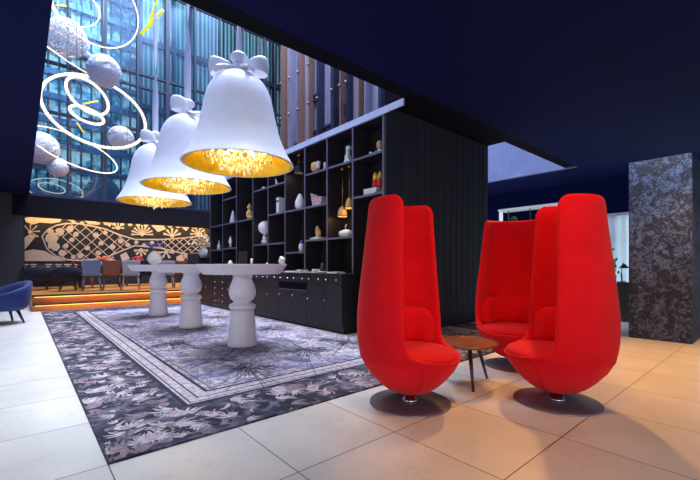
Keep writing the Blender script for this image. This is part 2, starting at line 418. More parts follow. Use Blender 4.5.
# cove over mural
b = bm_(); box(b, (.3, 16.95, 2.86), (11.5, 17.0, 2.9)); tag(obj('cove_light', b, 'cove'), 'amber cove light strip washing down over the mural wall', 'light strip')
lamp('AREA', 'cove_wash', (4.5, 16.95, 2.85), 62, (1, .66, .26), 9, aim=(4.5, 17.3, 2.2), size_y=.08)
lamp('AREA', 'dining_glow', (4.0, 15.2, 2.65), 48, (1, .88, .78), 6, aim=(4, 17.3, 1.3), size_y=.5)

# ---------------------------------------------------------------- office block beyond the glass
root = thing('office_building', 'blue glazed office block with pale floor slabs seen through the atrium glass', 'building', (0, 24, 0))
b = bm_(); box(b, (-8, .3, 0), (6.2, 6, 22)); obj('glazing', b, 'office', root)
b = bm_()
for i in range(14): box(b, (-8, 0, 1.2*i+1), (6.2, .3, 1.2*i+1.28))
obj('floor_slab', b, 'finpanel', root)
b = bm_()
for i in range(32): box(b, (-8+.45*i, .1, 0), (-7.93+.45*i, .3, 22))
obj('window_mullion', b, 'mullion', root)
root = thing('glass_facade', 'teal fluted glass facade standing behind the atrium window', 'facade', (0, 20.5, 0))
b = bm_(); box(b, (4.3, 0, 0), (18, .2, 26)); obj('fluted_panel', b, 'teal', root)
b = bm_()
for x in (4.3, 5.4, 5.8, 6.6, 9.2, 11.5): box(b, (x, -.25, 0), (x+.12, 0, 26))
obj('post', b, 'mullion', root)
b = bm_()
for z in (5.6, 8.6, 11.8): box(b, (4.3, -.2, z), (18, 0, z+.25))
obj('rail', b, 'mullion', root)

# ================================================================ RUG
def build_rug():
    X0, X1, YA, YB = .35, 6.2, 2.355, 11.2
    bd, bw = .60, .22
    b = bm_()
    def q(x0, y0, x1, y1, mi, z=.012):
        vs = [b.verts.new(p) for p in ((x0, y0, z), (x1, y0, z), (x1, y1, z), (x0, y1, z))]; b.faces.new(vs).material_index = mi
    XI, YI = 3.69, 3.86                                # the rug stops against cabinet and bookcase
    box(b, (X0, YA, .0), (XI, YB, .0115), 0); box(b, (XI, YA, 0), (X1, YI, .0115), 0)
    q(X0+bd+bw, YA+bd+bw, XI, YB-bd-bw, 1); q(XI, YA+bd+bw, X1-bd-bw, YI, 1)
    def ring(o, w, mi, z):
        q(X0+o, YA+o, X1-o, YA+o+w, mi, z); q(X0+o, YA+o+w, X0+o+w, YB-o, mi, z); q(X1-o-w, YA+o+w, X1-o, YI, mi, z)
    ring(bd, bw, 2, .0121); ring(bd-.035, .035, 4, .0124); ring(bd+.10, .014, 4, .0126); ring(bd+.02, .012, 4, .0127); ring(bd+bw-.02, .03, 4, .0128); ring(bd+bw+.05, .01, 4, .013)
    rnd = random.Random(3)
    def leaf(cx, cy, a, L, wd, mi, z):
        n = 6; up, dn = [], []
        for i in range(n+1):
            t = i/n; w_ = wd*math.sin(PI*t**.8)*(1+.25*math.sin(9*t)); cv = .18*L*math.sin(PI*t)
            for lst, sgn in ((up, 1), (dn, -1)):
                x, y = t*L, sgn*w_+cv; X = cx+x*math.cos(a)-y*math.sin(a); Y = cy+x*math.sin(a)+y*math.cos(a)
                X = min(max(X, X0+.01), X1-.01); Y = min(max(Y, YA+.01), YB-.01)
                if X > X0+bd-.035 and Y > YA+bd-.035 and X < X1-bd: return
                lst.append((X, Y, z))
        pts = up + dn[::-1][1:-1]
        try: b.faces.new([b.verts.new(p) for p in pts]).material_index = mi
        except ValueError: pass
    def spot():
        if rnd.random() < .62: return X0+rnd.random()*bd, YA+rnd.random()*(YB-YA)
        return X0+rnd.random()*(X1-X0), YA+rnd.random()*bd
    z = .0122
    for i in range(1000):
        cx, cy = spot(); a0 = rnd.random()*6.28; L = rnd.uniform(.05, .19)
        mi = rnd.choice((2, 2, 3, 3, 4)); k_ = rnd.choice((1, 3, 5))
        for j in range(k_):
            z += .0000003; leaf(cx, cy, a0+(j-k_/2)*.42, L*rnd.uniform(.8, 1.1), L*.10, mi, z)
    def line(x0, y0, x1, y1, w, z=.0135):
        d = Vector((x1-x0, y1-y0)); n = Vector((-d.y, d.x)).normalized()*w/2
        cl = lambda x, y: (min(max(x, X0), X1), min(max(y, YA), YB), z)
        b.faces.new([b.verts.new(cl(*p)) for p in ((x0+n.x, y0+n.y), (x1+n.x, y1+n.y), (x1-n.x, y1-n.y), (x0-n.x, y0-n.y))]).material_index = 4
    cents = [(2.2, 4.75, 1.1), (2.65, 3.9, .95), (2.2, 6.6, 1.1), (2.2, 8.7, 1.1), (3.4, 4.0, .8), (1.75, 3.6, .6), (1.5, 5.4, .7), (3.1, 5.6, .8), (4.3, 3.3, .8), (3.0, 7.6, .9), (1.4, 7.4, .7), (5.0, 3.3, .7)]
    for cx, cy, R in cents:
        for i in range(rnd.randint(16, 24)):
            a = rnd.random()*6.28; r0 = rnd.uniform(0, .06); r1 = R*rnd.uniform(.4, 1.3)
            line(cx+r0*math.cos(a), cy+r0*math.sin(a), cx+r1*math.cos(a), cy+r1*math.sin(a), rnd.uniform(.004, .009))
        for i in range(110):
            a = rnd.random()*6.28; r = R*.38*abs(rnd.gauss(0, .6)); aa = a+rnd.uniform(-1, 1)
            x, y = cx+r*math.cos(a), cy+r*math.sin(a); L = rnd.uniform(.05, .22)
            line(x, y, x+L*math.cos(aa), y+L*math.sin(aa), rnd.uniform(.003, .008))
    for i in range(420):
        x, y = rnd.uniform(X0+bd+bw, 4.2), rnd.uniform(YA+bd+bw, 9.5); a = rnd.gauss(.9, .5) if rnd.random() < .5 else rnd.random()*6.28; L = rnd.uniform(.2, .8)
        x1, y1 = x+L*math.cos(a), y+L*math.sin(a)
        if x1 > X0+bd+bw and y1 > YA+bd+bw: line(x, y, x1, y1, rnd.uniform(.002, .005))
    o = obj('rug', b, ['rugborder', 'rugfield', 'rugpale', 'rugmauve', 'rugdark'])
    tag(o, 'large violet grey patterned rug with dark leafy border and spiky line bursts', 'rug')
build_rug()

# ================================================================ BOOKCASE
BX, BXR, BY0, BY1 = 4.05, 6.93, 3.90, 10.72
cy_ = [3.90, 4.62, 5.30, 5.99, 6.70, 7.40, 8.11, 9.00, 9.85, 10.72]
DEP = .38
case = thing('bookcase', 'tall black wall of open shelves with a pale top edge, facing the white tables', 'bookcase', (BX, BY0, 0))
def rel(b, o=(BX, BY0, 0)):
    bmesh.ops.translate(b, verts=b.verts[:], vec=(-o[0], -o[1], -o[2])); return b
b = bm_(); box(b, (BX+DEP, BY0+.02, 0), (BXR, BY1, ZC-.005)); obj('core', rel(b), 'shelfin', case)
b = bm_(); box(b, (BX-.002, BY0-.02, 0), (BXR, BY0+.02, ZC-.005))
for i in range(1, 16):
    x = BX + i*.18; box(b, (x-.004, BY0-.026, 0), (x+.004, BY0-.02, ZC-.01))
obj('end_panel', rel(b), 'navypanel', case, 'navy black planked end panel')
for y in cy_[1:]:
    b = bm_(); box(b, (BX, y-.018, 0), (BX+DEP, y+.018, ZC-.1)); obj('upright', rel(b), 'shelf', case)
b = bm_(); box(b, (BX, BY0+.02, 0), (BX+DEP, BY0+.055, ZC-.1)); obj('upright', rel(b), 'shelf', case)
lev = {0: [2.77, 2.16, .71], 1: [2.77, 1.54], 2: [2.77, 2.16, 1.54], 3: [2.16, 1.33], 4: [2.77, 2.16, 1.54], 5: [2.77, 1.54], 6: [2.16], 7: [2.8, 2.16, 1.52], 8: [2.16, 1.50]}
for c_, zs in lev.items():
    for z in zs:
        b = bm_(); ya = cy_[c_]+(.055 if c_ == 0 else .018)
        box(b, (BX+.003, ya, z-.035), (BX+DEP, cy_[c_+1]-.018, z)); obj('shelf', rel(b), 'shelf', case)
b = bm_(); box(b, (BX-.01, BY0-.03, ZC-.105), (BX+.02, BY1+.02, ZC-.004))
box(b, (BX-.01, Y1, ZC-.10), (BX+.016, BY0-.03, ZC-.004))
b2 = bm_(); box(b2, (BX+.02, BY0+.02, ZC-.12), (BX+DEP, BY1, ZC-.004)); obj('top_board', rel(b2), 'shelf', case)
obj('top_fascia', rel(b), mat('pale fascia', srgb(190, 196, 224), .5), case, 'pale blue white top edge')

# base cabinets
CX, CY0, CY1, CH = 3.70, 4.45, 10.70, .93
cab = thing('drawer_cabinet', 'low black cabinet run with nickel knobs in front of the shelves', 'cabinet', (CX, CY0, 0))
o_ = (CX, CY0, 0)
b = bm_(); box(b, (CX+.02, CY0, .09), (BX-.004, CY1, CH-.03)); obj('body', rel(b, o_), 'blacksoft', cab)
b = bm_(); box(b, (CX-.01, CY0-.01, CH-.03), (BX-.004, CY1, CH)); obj('worktop', rel(b, o_), 'blacksoft', cab)
b = bm_(); box(b, (CX+.05, CY0+.03, 0), (BX-.02, CY1, .09)); obj('plinth', rel(b, o_), 'black', cab)
def knob(parent, y, z):
    b = bm_(); ball(b, (CX-.03, y, z), .014, 2); tube(b, [(CX-.03, y, z), (CX+.002, y, z)], .006, 6)
    obj('knob', rel(b, o_), 'knob', parent)
mw = .47; ncab = 9
for i in range(13):
    ya = CY0+.02+i*mw; yb = ya+mw-.008
    if yb > CY1: break
    if i in (9, 10):                                   # small drawers, three high
        for j in range(5):
            z0 = .12+j*.155; b = bm_(); box(b, (CX, ya, z0), (CX+.02, yb, z0+.147)); d = obj('drawer', rel(b, o_), 'blacksoft', cab); knob(d, (ya+yb)/2, z0+.075)
        continue
    b = bm_(); box(b, (CX, ya, .77), (CX+.02, yb, .893)); d = obj('drawer', rel(b, o_), 'blacksoft', cab)
    knob(d, ya+.1, .832); knob(d, yb-.1, .832)
    if i in (2, 3):
        b = bm_(); box(b, (CX, ya, .12), (CX+.02, yb, .62)); d = obj('door', rel(b, o_), 'blacksoft', cab); knob(d, yb-.06, .52)
        b = bm_(); box(b, (CX+.008, ya, .63), (CX+.021, yb, .76)); obj('recess', rel(b, o_), 'ink', cab)  # shallow near-black panel, its colour stands in for the open slot's shade
        b = bm_(); box(b, (CX-.004, ya, .622), (CX+.02, yb, .634)); obj('recess_lip', rel(b, o_), 'shelfedge', cab)
    else:
        b = bm_(); box(b, (CX, ya, .12), (CX+.02, yb, .762)); d = obj('door', rel(b, o_), 'blacksoft', cab); knob(d, yb-.06, .50)

# ================================================================ PEDESTAL TABLES
def make_table():
    t = thing('pedestal_table', 'nearest white round table on a turned pedestal', 'table')
    b = bm_(); lathe(b, [(0, .93), (.47, .93), (.49, .935), (.56, 1.03), (.572, 1.045), (.572, 1.056), (.566, 1.06), (0, 1.06)], 64); crisp(obj('tabletop', b, 'white', t), 30)
    b = bm_(); lathe(b, [(0, 0), (.185, 0), (.19, .02), (.185, .06), (.165, .28), (.150, .43), (.146, .465), (.10, .47), (.10, .475)], 48)
    obj('base', b, 'white', t)
    b = bm_(); lathe(b, [(.10, .465), (.150, .47), (.168, .49), (.172, .515), (.160, .54), (.125, .555), (.105, .565), (.12, .58), (.15, .61), (.168, .66), (.172, .71), (.160, .77), (.135, .83), (.118, .88), (.118, .905), (.14, .925), (.19, .94), (.19, .945), (0, .945)], 48)
    obj('stem', b, 'white', t); return t
tb = make_table(); tb.location = (2.20, 4.70, .0145); G = 'white pedestal tables in a row'; tb['group'] = G
dup(tb, (2.19, 6.66, .0145), 0, 'middle one of the three white pedestal tables in the row', G)
dup(tb, (2.19, 8.70, .0145), 0, 'farthest white pedestal table, carrying the round white vase', G)
tb['label'] = 'nearest and largest looking white pedestal table, standing empty on the rug'

# ================================================================ BELL PENDANTS
prof = [(.712, 0), (.700, .02), (.650, .1), (.600, .2), (.545, .33), (.505, .46), (.46, .66), (.42, .86), (.365, 1.0), (.29, 1.1), (.19, 1.17), (.06, 1.22)]
def make_bell():
    t = thing('bell_pendant', 'bell', 'pendant lamp')
    b = bm_()
    def smooth(pr, n=4):
        out = []
        for i in range(len(pr)-1):
            p0 = pr[max(i-1, 0)]; p1 = pr[i]; p2 = pr[i+1]; p3 = pr[min(i+2, len(pr)-1)]
            for s_ in range(n):
                u = s_/n; out.append(tuple(.5*((2*p1[j]) + (-p0[j]+p2[j])*u + (2*p0[j]-5*p1[j]+4*p2[j]-p3[j])*u*u + (-p0[j]+3*p1[j]-3*p2[j]+p3[j])*u**3) for j in (0, 1)))
        return out + [pr[-1]]
    pr = smooth(prof)
    lathe(b, [(.676, .004), (.70, -.004)] + pr + [(0, 1.225)], 72)
    # open bottom: remove cap face
    for f in [f for f in b.faces if len(f.verts) > 10]: b.faces.remove(f)
    o = obj('shade', b, 'bellw', t)
    b = bm_(); inner = [(max(r-.036, .02), z) for r, z in pr if z < 1.12]
    lathe(b, inner + [(0, 1.08)], 72)
    for f in [f for f in b.faces if len(f.verts) > 10]: b.faces.remove(f)
    obj('lining', b, 'gold', t, 'gold inner lining')
    # chandelier of droplets
    rnd = random.Random(11); b = bm_()
    for i in range(520):
        a = rnd.random()*6.28; r = .47*math.sqrt(rnd.random()); zb = -.13 + .22*(r/.47)**2
        z = zb + rnd.random()*.34
        s_ = rnd.uniform(.010, .022); q = bmesh.ops.create_icosphere(b, subdivisions=1, radius=s_)
        for v in q['verts']: v.co = Vector((v.co.x+r*math.cos(a), v.co.y+r*math.sin(a), v.co.z*1.7+z))
    o = obj('crystal_droplets', b, 'crystal', t); o['kind'] = 'stuff'; o['label'] = 'cream crystal droplets'
    for i in range(10):
        a = i*.628; r = .16 if i % 2 else .32
        bb = bm_(); ball(bb, (r*math.cos(a), r*math.sin(a), .18), .032, 2, s=(1, 1, 1.5)); obj('bulb', bb, 'bulb', t)
    b = bm_()
    for i in range(10):
        a = i*.628; r = .16 if i % 2 else .32
        tube(b, [(0, 0, .45), (r*.6*math.cos(a), r*.6*math.sin(a), .30), (r*math.cos(a), r*math.sin(a), .13)], .008, 6)
    tube(b, [(0, 0, .1), (0, 0, 1.1)], .012, 6); obj('chandelier_frame', b, 'goldmet', t)
    # knot, bow loops, ribbon
    b = bm_(); lathe(b, [(0, 1.19), (.07, 1.20), (.11, 1.235), (.10, 1.28), (.07, 1.31), (.075, 1.35), (.11, 1.38), (.115, 1.42), (.08, 1.46), (.05, 1.48), (0, 1.49)], 24)
    obj('knot', b, 'bellw', t)
    for sgn in (1, -1):
        b = bm_(); rows = []
        N = 28
        for i in range(N+1):
            u = 2*PI*i/N                                # teardrop, tip at knot
            rx = .165*(1-math.cos(u)); ry = .14*math.sin(u)*math.sin(u/2)**.9
            h = .03+.082*math.sin(u/2)**1.2; zc = 1.25+.04*math.sin(u/2)
            rows.append([b.verts.new((sgn*(.04+rx), ry, zc-h)), b.verts.new((sgn*(.04+rx*1.06), ry*1.12, zc)), b.verts.new((sgn*(.04+rx), ry, zc+h))])
        for A, B in zip(rows, rows[1:]):
            for j in range(2):
                f = b.faces.new((A[j], A[j+1], B[j+1], B[j])); f.smooth = True
        o = obj('bow_loop', b, 'bellw', t); m = o.modifiers.new('s', 'SOLIDIFY'); m.thickness = .022; m.offset = 0; subsurf(o)
        b = bm_(); rows = []                            # trailing tail lying over the dome
        for i in range(9):
            u = i/8; x = sgn*(.03+.26*u); z = 1.25-.10*u*u-.01; w_ = .045+.025*u
            rows.append([b.verts.new((x*.7, -.05-.2*u-w_, z)), b.verts.new((x*.7+sgn*.05, -.05-.2*u+w_, z))])
        for A, B in zip(rows, rows[1:]): b.faces.new((A[0], A[1], B[1], B[0])).smooth = True
        o = obj('bow_tail', b, 'bellw', t); m = o.modifiers.new('s', 'SOLIDIFY'); m.thickness = .02; m.offset = 0
    b = bm_(); rows = []
    for i in range(120):
        z = 1.42+i*.09; a = .5*z+1.9*math.sin(z*1.3); w_ = .055
        rows.append([b.verts.new((w_*math.cos(a), w_*math.sin(a), z)), b.verts.new((-w_*math.cos(a), -w_*math.sin(a), z))])
    for A, B in zip(rows, rows[1:]): b.faces.new((A[0], A[1], B[1], B[0])).smooth = True
    o = obj('ribbon_cord', b, 'bellw', t, 'twisted pale ribbon cord'); m = o.modifiers.new('s', 'SOLIDIFY'); m.thickness = .012; m.offset = 0
    return t
bell = make_bell(); rzR = math.atan2(RT.y, RT.x); GB = 'white bell pendants over the tables'
bell.location = (2.17, 4.74, 2.375); bell.rotation_euler = (0, 0, rzR); bell['group'] = GB
bell['label'] = 'nearest and largest looking white bell pendant with its bow seen from the front'
dup(bell, (2.14, 6.68, 2.39), rzR+1.45, 'middle white bell pendant, hanging between the two others', GB)
dup(bell, (2.14, 8.72, 2.39), rzR+1.45, 'farthest white bell pendant, lowest and leftmost of the row', GB)
for y, x in ((4.74, 2.17), (6.68, 2.14), (8.72, 2.14)):
    lamp('POINT', 'bell_bulb_light', (x, y, 2.68), 15, (1, .84, .50), .12)

# ================================================================ RED CHAIRS
def interp(tab, z):
    if z <= tab[0][0]: return tab[0][1]
    for (a, p), (c_, q) in zip(tab, tab[1:]):
        if z <= c_:
            u = (z-a)/(c_-a); return p+(q-p)*u
    return tab[-1][1]
RO = [(.085, .03), (.09, .10), (.105, .155), (.15, .222), (.2, .272), (.28, .338), (.36, .380), (.48, .402), (.6, .408), (.71, .404), (.85, .392), (1.0, .374), (1.2, .352), (1.4, .330), (1.55, .317)]
def make_chair():
    t = thing('lounge_chair', 'chair', 'chair')
    b = bm_()
    zs = [.35, .365, .38, .395, .41, .43, .46, .5, .55, .6, .66, .72, .8, .88, .96, 1.04, 1.12, 1.2, 1.28, 1.36, 1.43, 1.49, 1.52, 1.54, 1.552, 1.557]
    OP = [(.35, 3), (.365, 16), (.38, 36), (.395, 52), (.41, 62), (.43, 69), (.46, 73), (.5, 75), (.55, 76), (.62, 77), (.8, 78), (1.1, 79), (1.49, 79.5), (1.52, 82), (1.54, 84.5), (1.552, 87.5), (1.557, 89.5)]
    TH = [(.35, .028), (1.0, .026), (1.49, .024), (1.53, .021), (1.545, .014), (1.552, .009), (1.557, .003)]
    N, K = 56, 6; rings = []
    for z in zs:
        th = interp(TH, z); rc = interp(RO, z)-.026; po = math.radians(interp(OP, z)); pts = []
        for i in range(N+1):
            a = po+(2*PI-2*po)*i/N; pts.append(((rc+th)*math.cos(a), (rc+th)*math.sin(a)))
        for j in range(1, K):
            be = PI*j/K; a = 2*PI-po; e = th*math.sin(be); r = rc+th*math.cos(be)
            pts.append((r*math.cos(a)-e*math.sin(a)*1, r*math.sin(a)+e*math.cos(a)*1))
        for i in range(N+1):
            a = 2*PI-po-(2*PI-2*po)*i/N; pts.append(((rc-th)*math.cos(a), (rc-th)*math.sin(a)))
        for j in range(1, K):
            be = PI*j/K; a = po; e = th*math.sin(be); r = rc-th*math.cos(be)
            pts.append((r*math.cos(a)+e*math.sin(a), r*math.sin(a)-e*math.cos(a)))
        rings.append([b.verts.new((x, y, z)) for x, y in pts])
    m = len(rings[0])
    for A, B in zip(rings, rings[1:]):
        for i in range(m): b.faces.new((A[i], A[(i+1) % m], B[(i+1) % m], B[i])).smooth = True
    b.faces.new(rings[-1])
    o = obj('back_shell', b, 'red', t)
    b = bm_(); pr = [(0, .082)]+[(interp(RO, z), z) for z in (.085, .09, .1, .115, .14, .17, .2, .24, .28, .32, .345, .36)]
    lathe(b, pr+[(.368, .373), (.34, .376), (0, .378)], 64); obj('seat_bowl', b, 'red', t)
    b = bm_(); lathe(b, [(0, .34), (.30, .34), (.355, .368), (.364, .385), (.355, .40), (.31, .415), (.2, .428), (0, .433)], 64)
    o = obj('seat_cushion', b, 'red', t)
    # back pad with wavy top
    b = bm_(); N = 40; rings = []
    for i in range(N+1):
        a = math.radians(76+208*i/N); u = abs(i/N-.5)*2
        zt = .695+.03*(1-u*u)-.10*max(0, (u-.88)/.12)**2
        fade = 1-.55*max(0, (u-.93)/.07)**2; sec = []
        for r_, z_ in ((.0, .40), (.0, zt-.06), (.02, zt-.015), (.05, zt), (.085, zt-.02), (.105, zt-.08), (.112, .55), (.11, .40)):
            zz = min(z_, zt); R_ = interp(RO, max(zz, .4))-.045-r_*fade
            sec.append(b.verts.new((R_*math.cos(a), R_*math.sin(a), zz)))
        rings.append(sec)
    for A, B in zip(rings, rings[1:]):
        for j in range(8): b.faces.new((A[j], A[(j+1) % 8], B[(j+1) % 8], B[j])).smooth = True
    b.faces.new(rings[0]); b.faces.new(rings[-1][::-1]); subsurf(obj('back_cushion', b, 'red', t))
    for a in (math.radians(52), math.radians(-52), PI):
        b = bm_(); z1 = .345 if a != PI else 1.53
        zz = [.1+(z1-.1)*i/24 for i in range(25)]
        tube(b, [((interp(RO, z)+.0005)*math.cos(a), (interp(RO, z)+.0005)*math.sin(a), z) for z in zz], .0022, 5)
        obj('seam', b, 'redseam', t)
    b = bm_(); lathe(b, [(0, 0), (.305, 0), (.31, .004), (.308, .010), (.295, .014), (0, .018)], 72); crisp(obj('base_plate', b, 'plate', t), 30)
    b = bm_(); lathe(b, [(0, .017), (.06, .017), (.06, .03), (.045, .035), (.045, .088), (0, .09)], 32); obj('swivel_stem', b, 'chrome', t)
    return t
ch = make_chair(); GC = 'red high backed swivel chairs'
ch.location = (2.27, 1.92, .0); ch.rotation_euler = (0, 0, math.radians(287))
ch['label'] = 'red high backed lounge chair left of the side table, opening to the right'; ch['group'] = GC
dup(ch, (3.147, 1.189, 0), math.radians(127), 'nearest right red lounge chair, back to the patterned pillar, opening to the left', GC)
dup(ch, (3.95, 1.90, 0), math.radians(187), 'rear red lounge chair behind the others, open side facing forward', GC)

# side table
t = thing('side_table', 'small round walnut side table on splayed legs between red chairs', 'side table', (3.04, 1.92, 0))
b = bm_(); lathe(b, [(0, .345), (.25, .345), (.272, .352), (.28, .362), (.278, .37), (.268, .372), (.264, .366), (0, .366)], 64); crisp(obj('tabletop', b, 'walnut', t), 30)
for a in (-2.34, -.245, 1.85):
    b = bm_(); tube(b, [(.14*math.cos(a), .14*math.sin(a), .346), (.265*math.cos(a), .265*math.sin(a), 0)], [.02, .011], 12); obj('leg', b, 'darkwood', t)

# ================================================================ PILLAR
b = bm_(); box(b, (6.79, .86, .0), (7.65, 1.565, 2.57)); box(b, (6.81, .88, 0), (7.63, 1.545, .04))
for z in (.0,): pass
o = obj('pillar', b, 'toile'); tag(o, 'freestanding square pillar clad in dark engraved floral pattern at right', 'pillar'); bevel(o, .006)

# ================================================================ ATRIUM ORNAMENTS
def frame_at(x, y, D):
    c = P(x, y, D); d = (c-Vector((0, 0, HC))).normalized()
    r = d.cross(Vector((0, 0, 1))).normalized(); u = r.cross(d); return c, d, r, u
def ring_light(x, y, D, a_px, aspect, minor_deg, label, rad=.028, beads=0):
    c, d, r, u = frame_at(x, y, D); al = math.radians(minor_deg)
    mi = (math.cos(al)*r+math.sin(al)*u); ma = (-math.sin(al)*r+math.cos(al)*u)
    dist = (c-Vector((0, 0, HC))).length; R = a_px/FPX*D/1.22
    n2 = (aspect*mi + math.sqrt(1-aspect**2)*d).normalized()    # direction in the ring plane that appears short
    t = thing('ring_light', label, 'ring light', c, group='glowing ring lights in the atrium')
    b = bm_(); N = 96; pts = [R*(math.cos(2*PI*i/N)*ma+math.sin(2*PI*i/N)*n2) for i in range(N)]
    tube(b, pts, rad, 8, True); obj('hoop', b, 'ledwarm', t)
    if beads:
        b = bm_()
        for i in range(beads):
            a = 2*PI*i/beads; ball(b, R*(math.cos(a)*ma+math.sin(a)*n2)*1.0, rad*1.7, 1)
        o = obj('led_beads', b, 'ledbead', t); o['kind'] = 'stuff'
    b = bm_()
    for a in (.8, 3.9):
        p = R*(math.cos(a)*ma+math.sin(a)*n2); tube(b, [p, (p.x, p.y, 12-c.z)], .006, 5)
    obj('suspension_wire', b, 'steel', t)
ring_light(97, 111, 10, 54, .70, 75, 'large tilted beaded ring light circling two smaller rings', .026, 110)
ring_light(88, 96, 10.4, 24, .66, 52, 'small beaded ring light inside the large ring, upper of the pair', .026, 60)
ring_light(87, 115, 10.6, 17.5, .45, 75, 'smallest beaded ring light inside the large ring, lower of the pair', .026, 46)
ring_light(97, 6, 10.5, 46, .90, 60, 'large ring light cut off by the top of the picture', .02, 0)
ring_light(76, 8, 12, 24, .8, 100, 'thin ring light at the top beside the yellow tubes, smaller one', .02, 0)
ring_light(56, 190, 14.6, 27, .50, 85, 'low ring light near the bottom of the glass wall', .02, 0)  # solid glowing ring put in for a reflection in the glass
ring_light(52, 188, 14.6, 13, .42, 80, 'little ring light inside the low ring by the glass wall', .02, 0)  # likewise built in place of a reflected ring
ring_light(75, 150, 12.3, 47, .35, 70, 'broad flat ring light passing behind the round white globes', .02, 0)
ring_light(72, 52, 12.3, 52, .22, 65, 'very flat ring light sweeping behind the upper white globe', .02, 0)
def globe(x, y, D, r_px, label):
    c = P(x, y, D); R = r_px/FPX*D/1.1
    t = thing('globe_lamp', label, 'globe', c, group='white thread globes in the atrium')
    b = bm_(); rnd = random.Random(int(x))
    if x != 66: ball(b, (0, 0, 0), R*.96, 4); obj('globe_core', b, 'globe', t); b = bm_()
    for i in range(34 if x != 66 else 60):
        ax = Vector((rnd.gauss(0, 1), rnd.gauss(0, 1), rnd.gauss(0, 1))).normalized(); u = ax.orthogonal().normalized(); v = ax.cross(u)
        tube(b, [R*(math.cos(2*PI*j/28)*u+math.sin(2*PI*j/28)*v) for j in range(28)], .009, 4, True)
    obj('thread_winding', b, 'white', t)
    b = bm_(); tube(b, [(0, 0, R*.9), (0, 0, 12-c.z)], .006, 5); obj('suspension_wire', b, 'steel', t)
globe(104, 71, 9.6, 16.5, 'upper white thread globe overlapping the top of the large ring')
globe(121, 138, 10.8, 12.5, 'white thread globe hanging just left of the farthest bell cord')
globe(41, 148, 11.5, 17, 'leftmost white thread globe at the navy ceiling edge')
globe(58, 168, 11.8, 9.5, 'smallest white thread globe below the leftmost globe')
globe(66, 38, 12.6, 20, 'large hazy thread globe behind the flat ring at the top')
def stick(x0, y0, x1, y1, D, label, r=.035):
    p, q = P(x0, y0, D), P(x1, y1, D+.35); t = thing('neon_tube', label, 'neon tube', p, group='yellow neon tubes in the atrium')
    b = bm_(); tube(b, [(0, 0, 0), q-p], r, 8); obj('tube', b, 'yellow', t)
    b = bm_(); tube(b, [(0, 0, 0), (0, 0, 12-p.z)], .005, 5); obj('suspension_wire', b, 'steel', t)
stick(158, -4, 147, 30, 10.4, 'steeper upper yellow neon tube beside the farthest bell cord')
stick(163, 10, 141, 34, 10, 'longest yellow neon tube, crossing beneath the steep one')
stick(83, 104, 98, 101, 10.5, 'short yellow tube lying flat inside the beaded rings', .02)
stick(77, 123, 84, 133, 10.5, 'short slanting yellow tube below the smallest beaded ring', .02)
stick(56, 5, 66, 6, 12, 'faint short yellow tube in the upper left corner of the glass', .025)
# pale cone beyond the glass
c = P(108, 205, DY(108, 17.6)); 
t = thing('bell_sculpture', 'pale blue bell shaped form with frilled shoulder behind the glass wall', 'sculpture', (c.x, 18.9, 3.16))
b = bm_(); lathe(b, [(0, 0), (1.0, 0), (.97, .2), (.85, .55), (.7, .95), (.5, 1.35), (.3, 1.55), (0, 1.6)], 40); obj('body', b, 'bluegrey', t)
b = bm_(); rnd = random.Random(5)
for i in range(40): ball(b, (-1.15+i*.022+rnd.gauss(0, .05), -.35, .15+i*.033+rnd.gauss(0, .04)), rnd.uniform(.04, .08), 1, s=(1.8, 1, .5))
obj('frill', b, 'white', t)
b = bm_(); box(b, (0, 17.5, 2.7), (11, 20.4, 3.15)); struct('trim_8', b, 'ceil')

# ================================================================ MURAL
def MU(x, y, dep=0):                                  # photo spot on the mural plane
    D = DY(x, 17.3-.0-dep); v = P(x, y, D); return Vector((v.x, 17.3-dep, v.z))
mt = thing('wall_mural', 'long cream and ink ornamental mural behind the dining tables', 'mural', (3.2, 17.3, .8))
def mobj(name, b): rel(b, (3.2, 17.3, .8)); return obj(name, b, 'cream', mt)
def mpoly(b, pts, d=.03): prism(b, pts, lambda u, v, e: (lambda q: (q.x, 17.298-e, q.z))(MU(u, v)), d)
def mbar(b, x0, y0, x1, y1, w=.9, w1=None, d=.03):
    w1 = w if w1 is None else w1; dx, dy = x1-x0, y1-y0; L = math.hypot(dx, dy); nx, ny = -dy/L, dx/L
    mpoly(b, [(x0+nx*w/2, y0+ny*w/2), (x1+nx*w1/2, y1+ny*w1/2), (x1-nx*w1/2, y1-ny*w1/2), (x0-nx*w/2, y0-ny*w/2)], d)
def mdisc(b, x, y, rx, ry, d=.02, n=18, a0=0, a1=6.2832): mpoly(b, [(x+rx*math.cos(a0+(a1-a0)*i/n), y+ry*math.sin(a0+(a1-a0)*i/n)) for i in range(n)], d)
def mcurl(b, x, y, r, th=1.1, a0=0, turns=.8, d=.032):
    n = 14; up, dn = [], []
    for i in range(n+1):
        a = a0+turns*6.28*i/n; rr = r*(1-.45*i/n); w = th*math.sin(PI*(.1+.85*i/n))/2+.2
        up.append((x+(rr+w)*math.cos(a), y+.8*(rr+w)*math.sin(a))); dn.append((x+(rr-w)*math.cos(a), y+.8*(rr-w)*math.sin(a)))
    for i in range(n): mpoly(b, [up[i], up[i+1], dn[i+1], dn[i]], d)
top = [(42, 236), (48, 229.5), (56, 225.5), (66, 223.5), (78, 223.5), (92, 226), (105, 229), (120, 235), (135, 239.5), (160, 239.5), (185, 238), (207, 235)]
bot = [(42, 236), (47, 249), (56, 256), (66, 259.5), (78, 260.5), (92, 259.5), (105, 258), (120, 251.5), (135, 245.5), (160, 248), (185, 254), (207, 253)]
def ft(x): return interp(top, x)
def fb(x): return interp(bot, x)
b = bm_()
for lst in (top, bot):
    for (x0, y0), (x1, y1) in zip(lst, lst[1:]): mbar(b, x0, y0, x1, y1, 1.3, d=.035)
mobj('body_outline', b)
b = bm_()
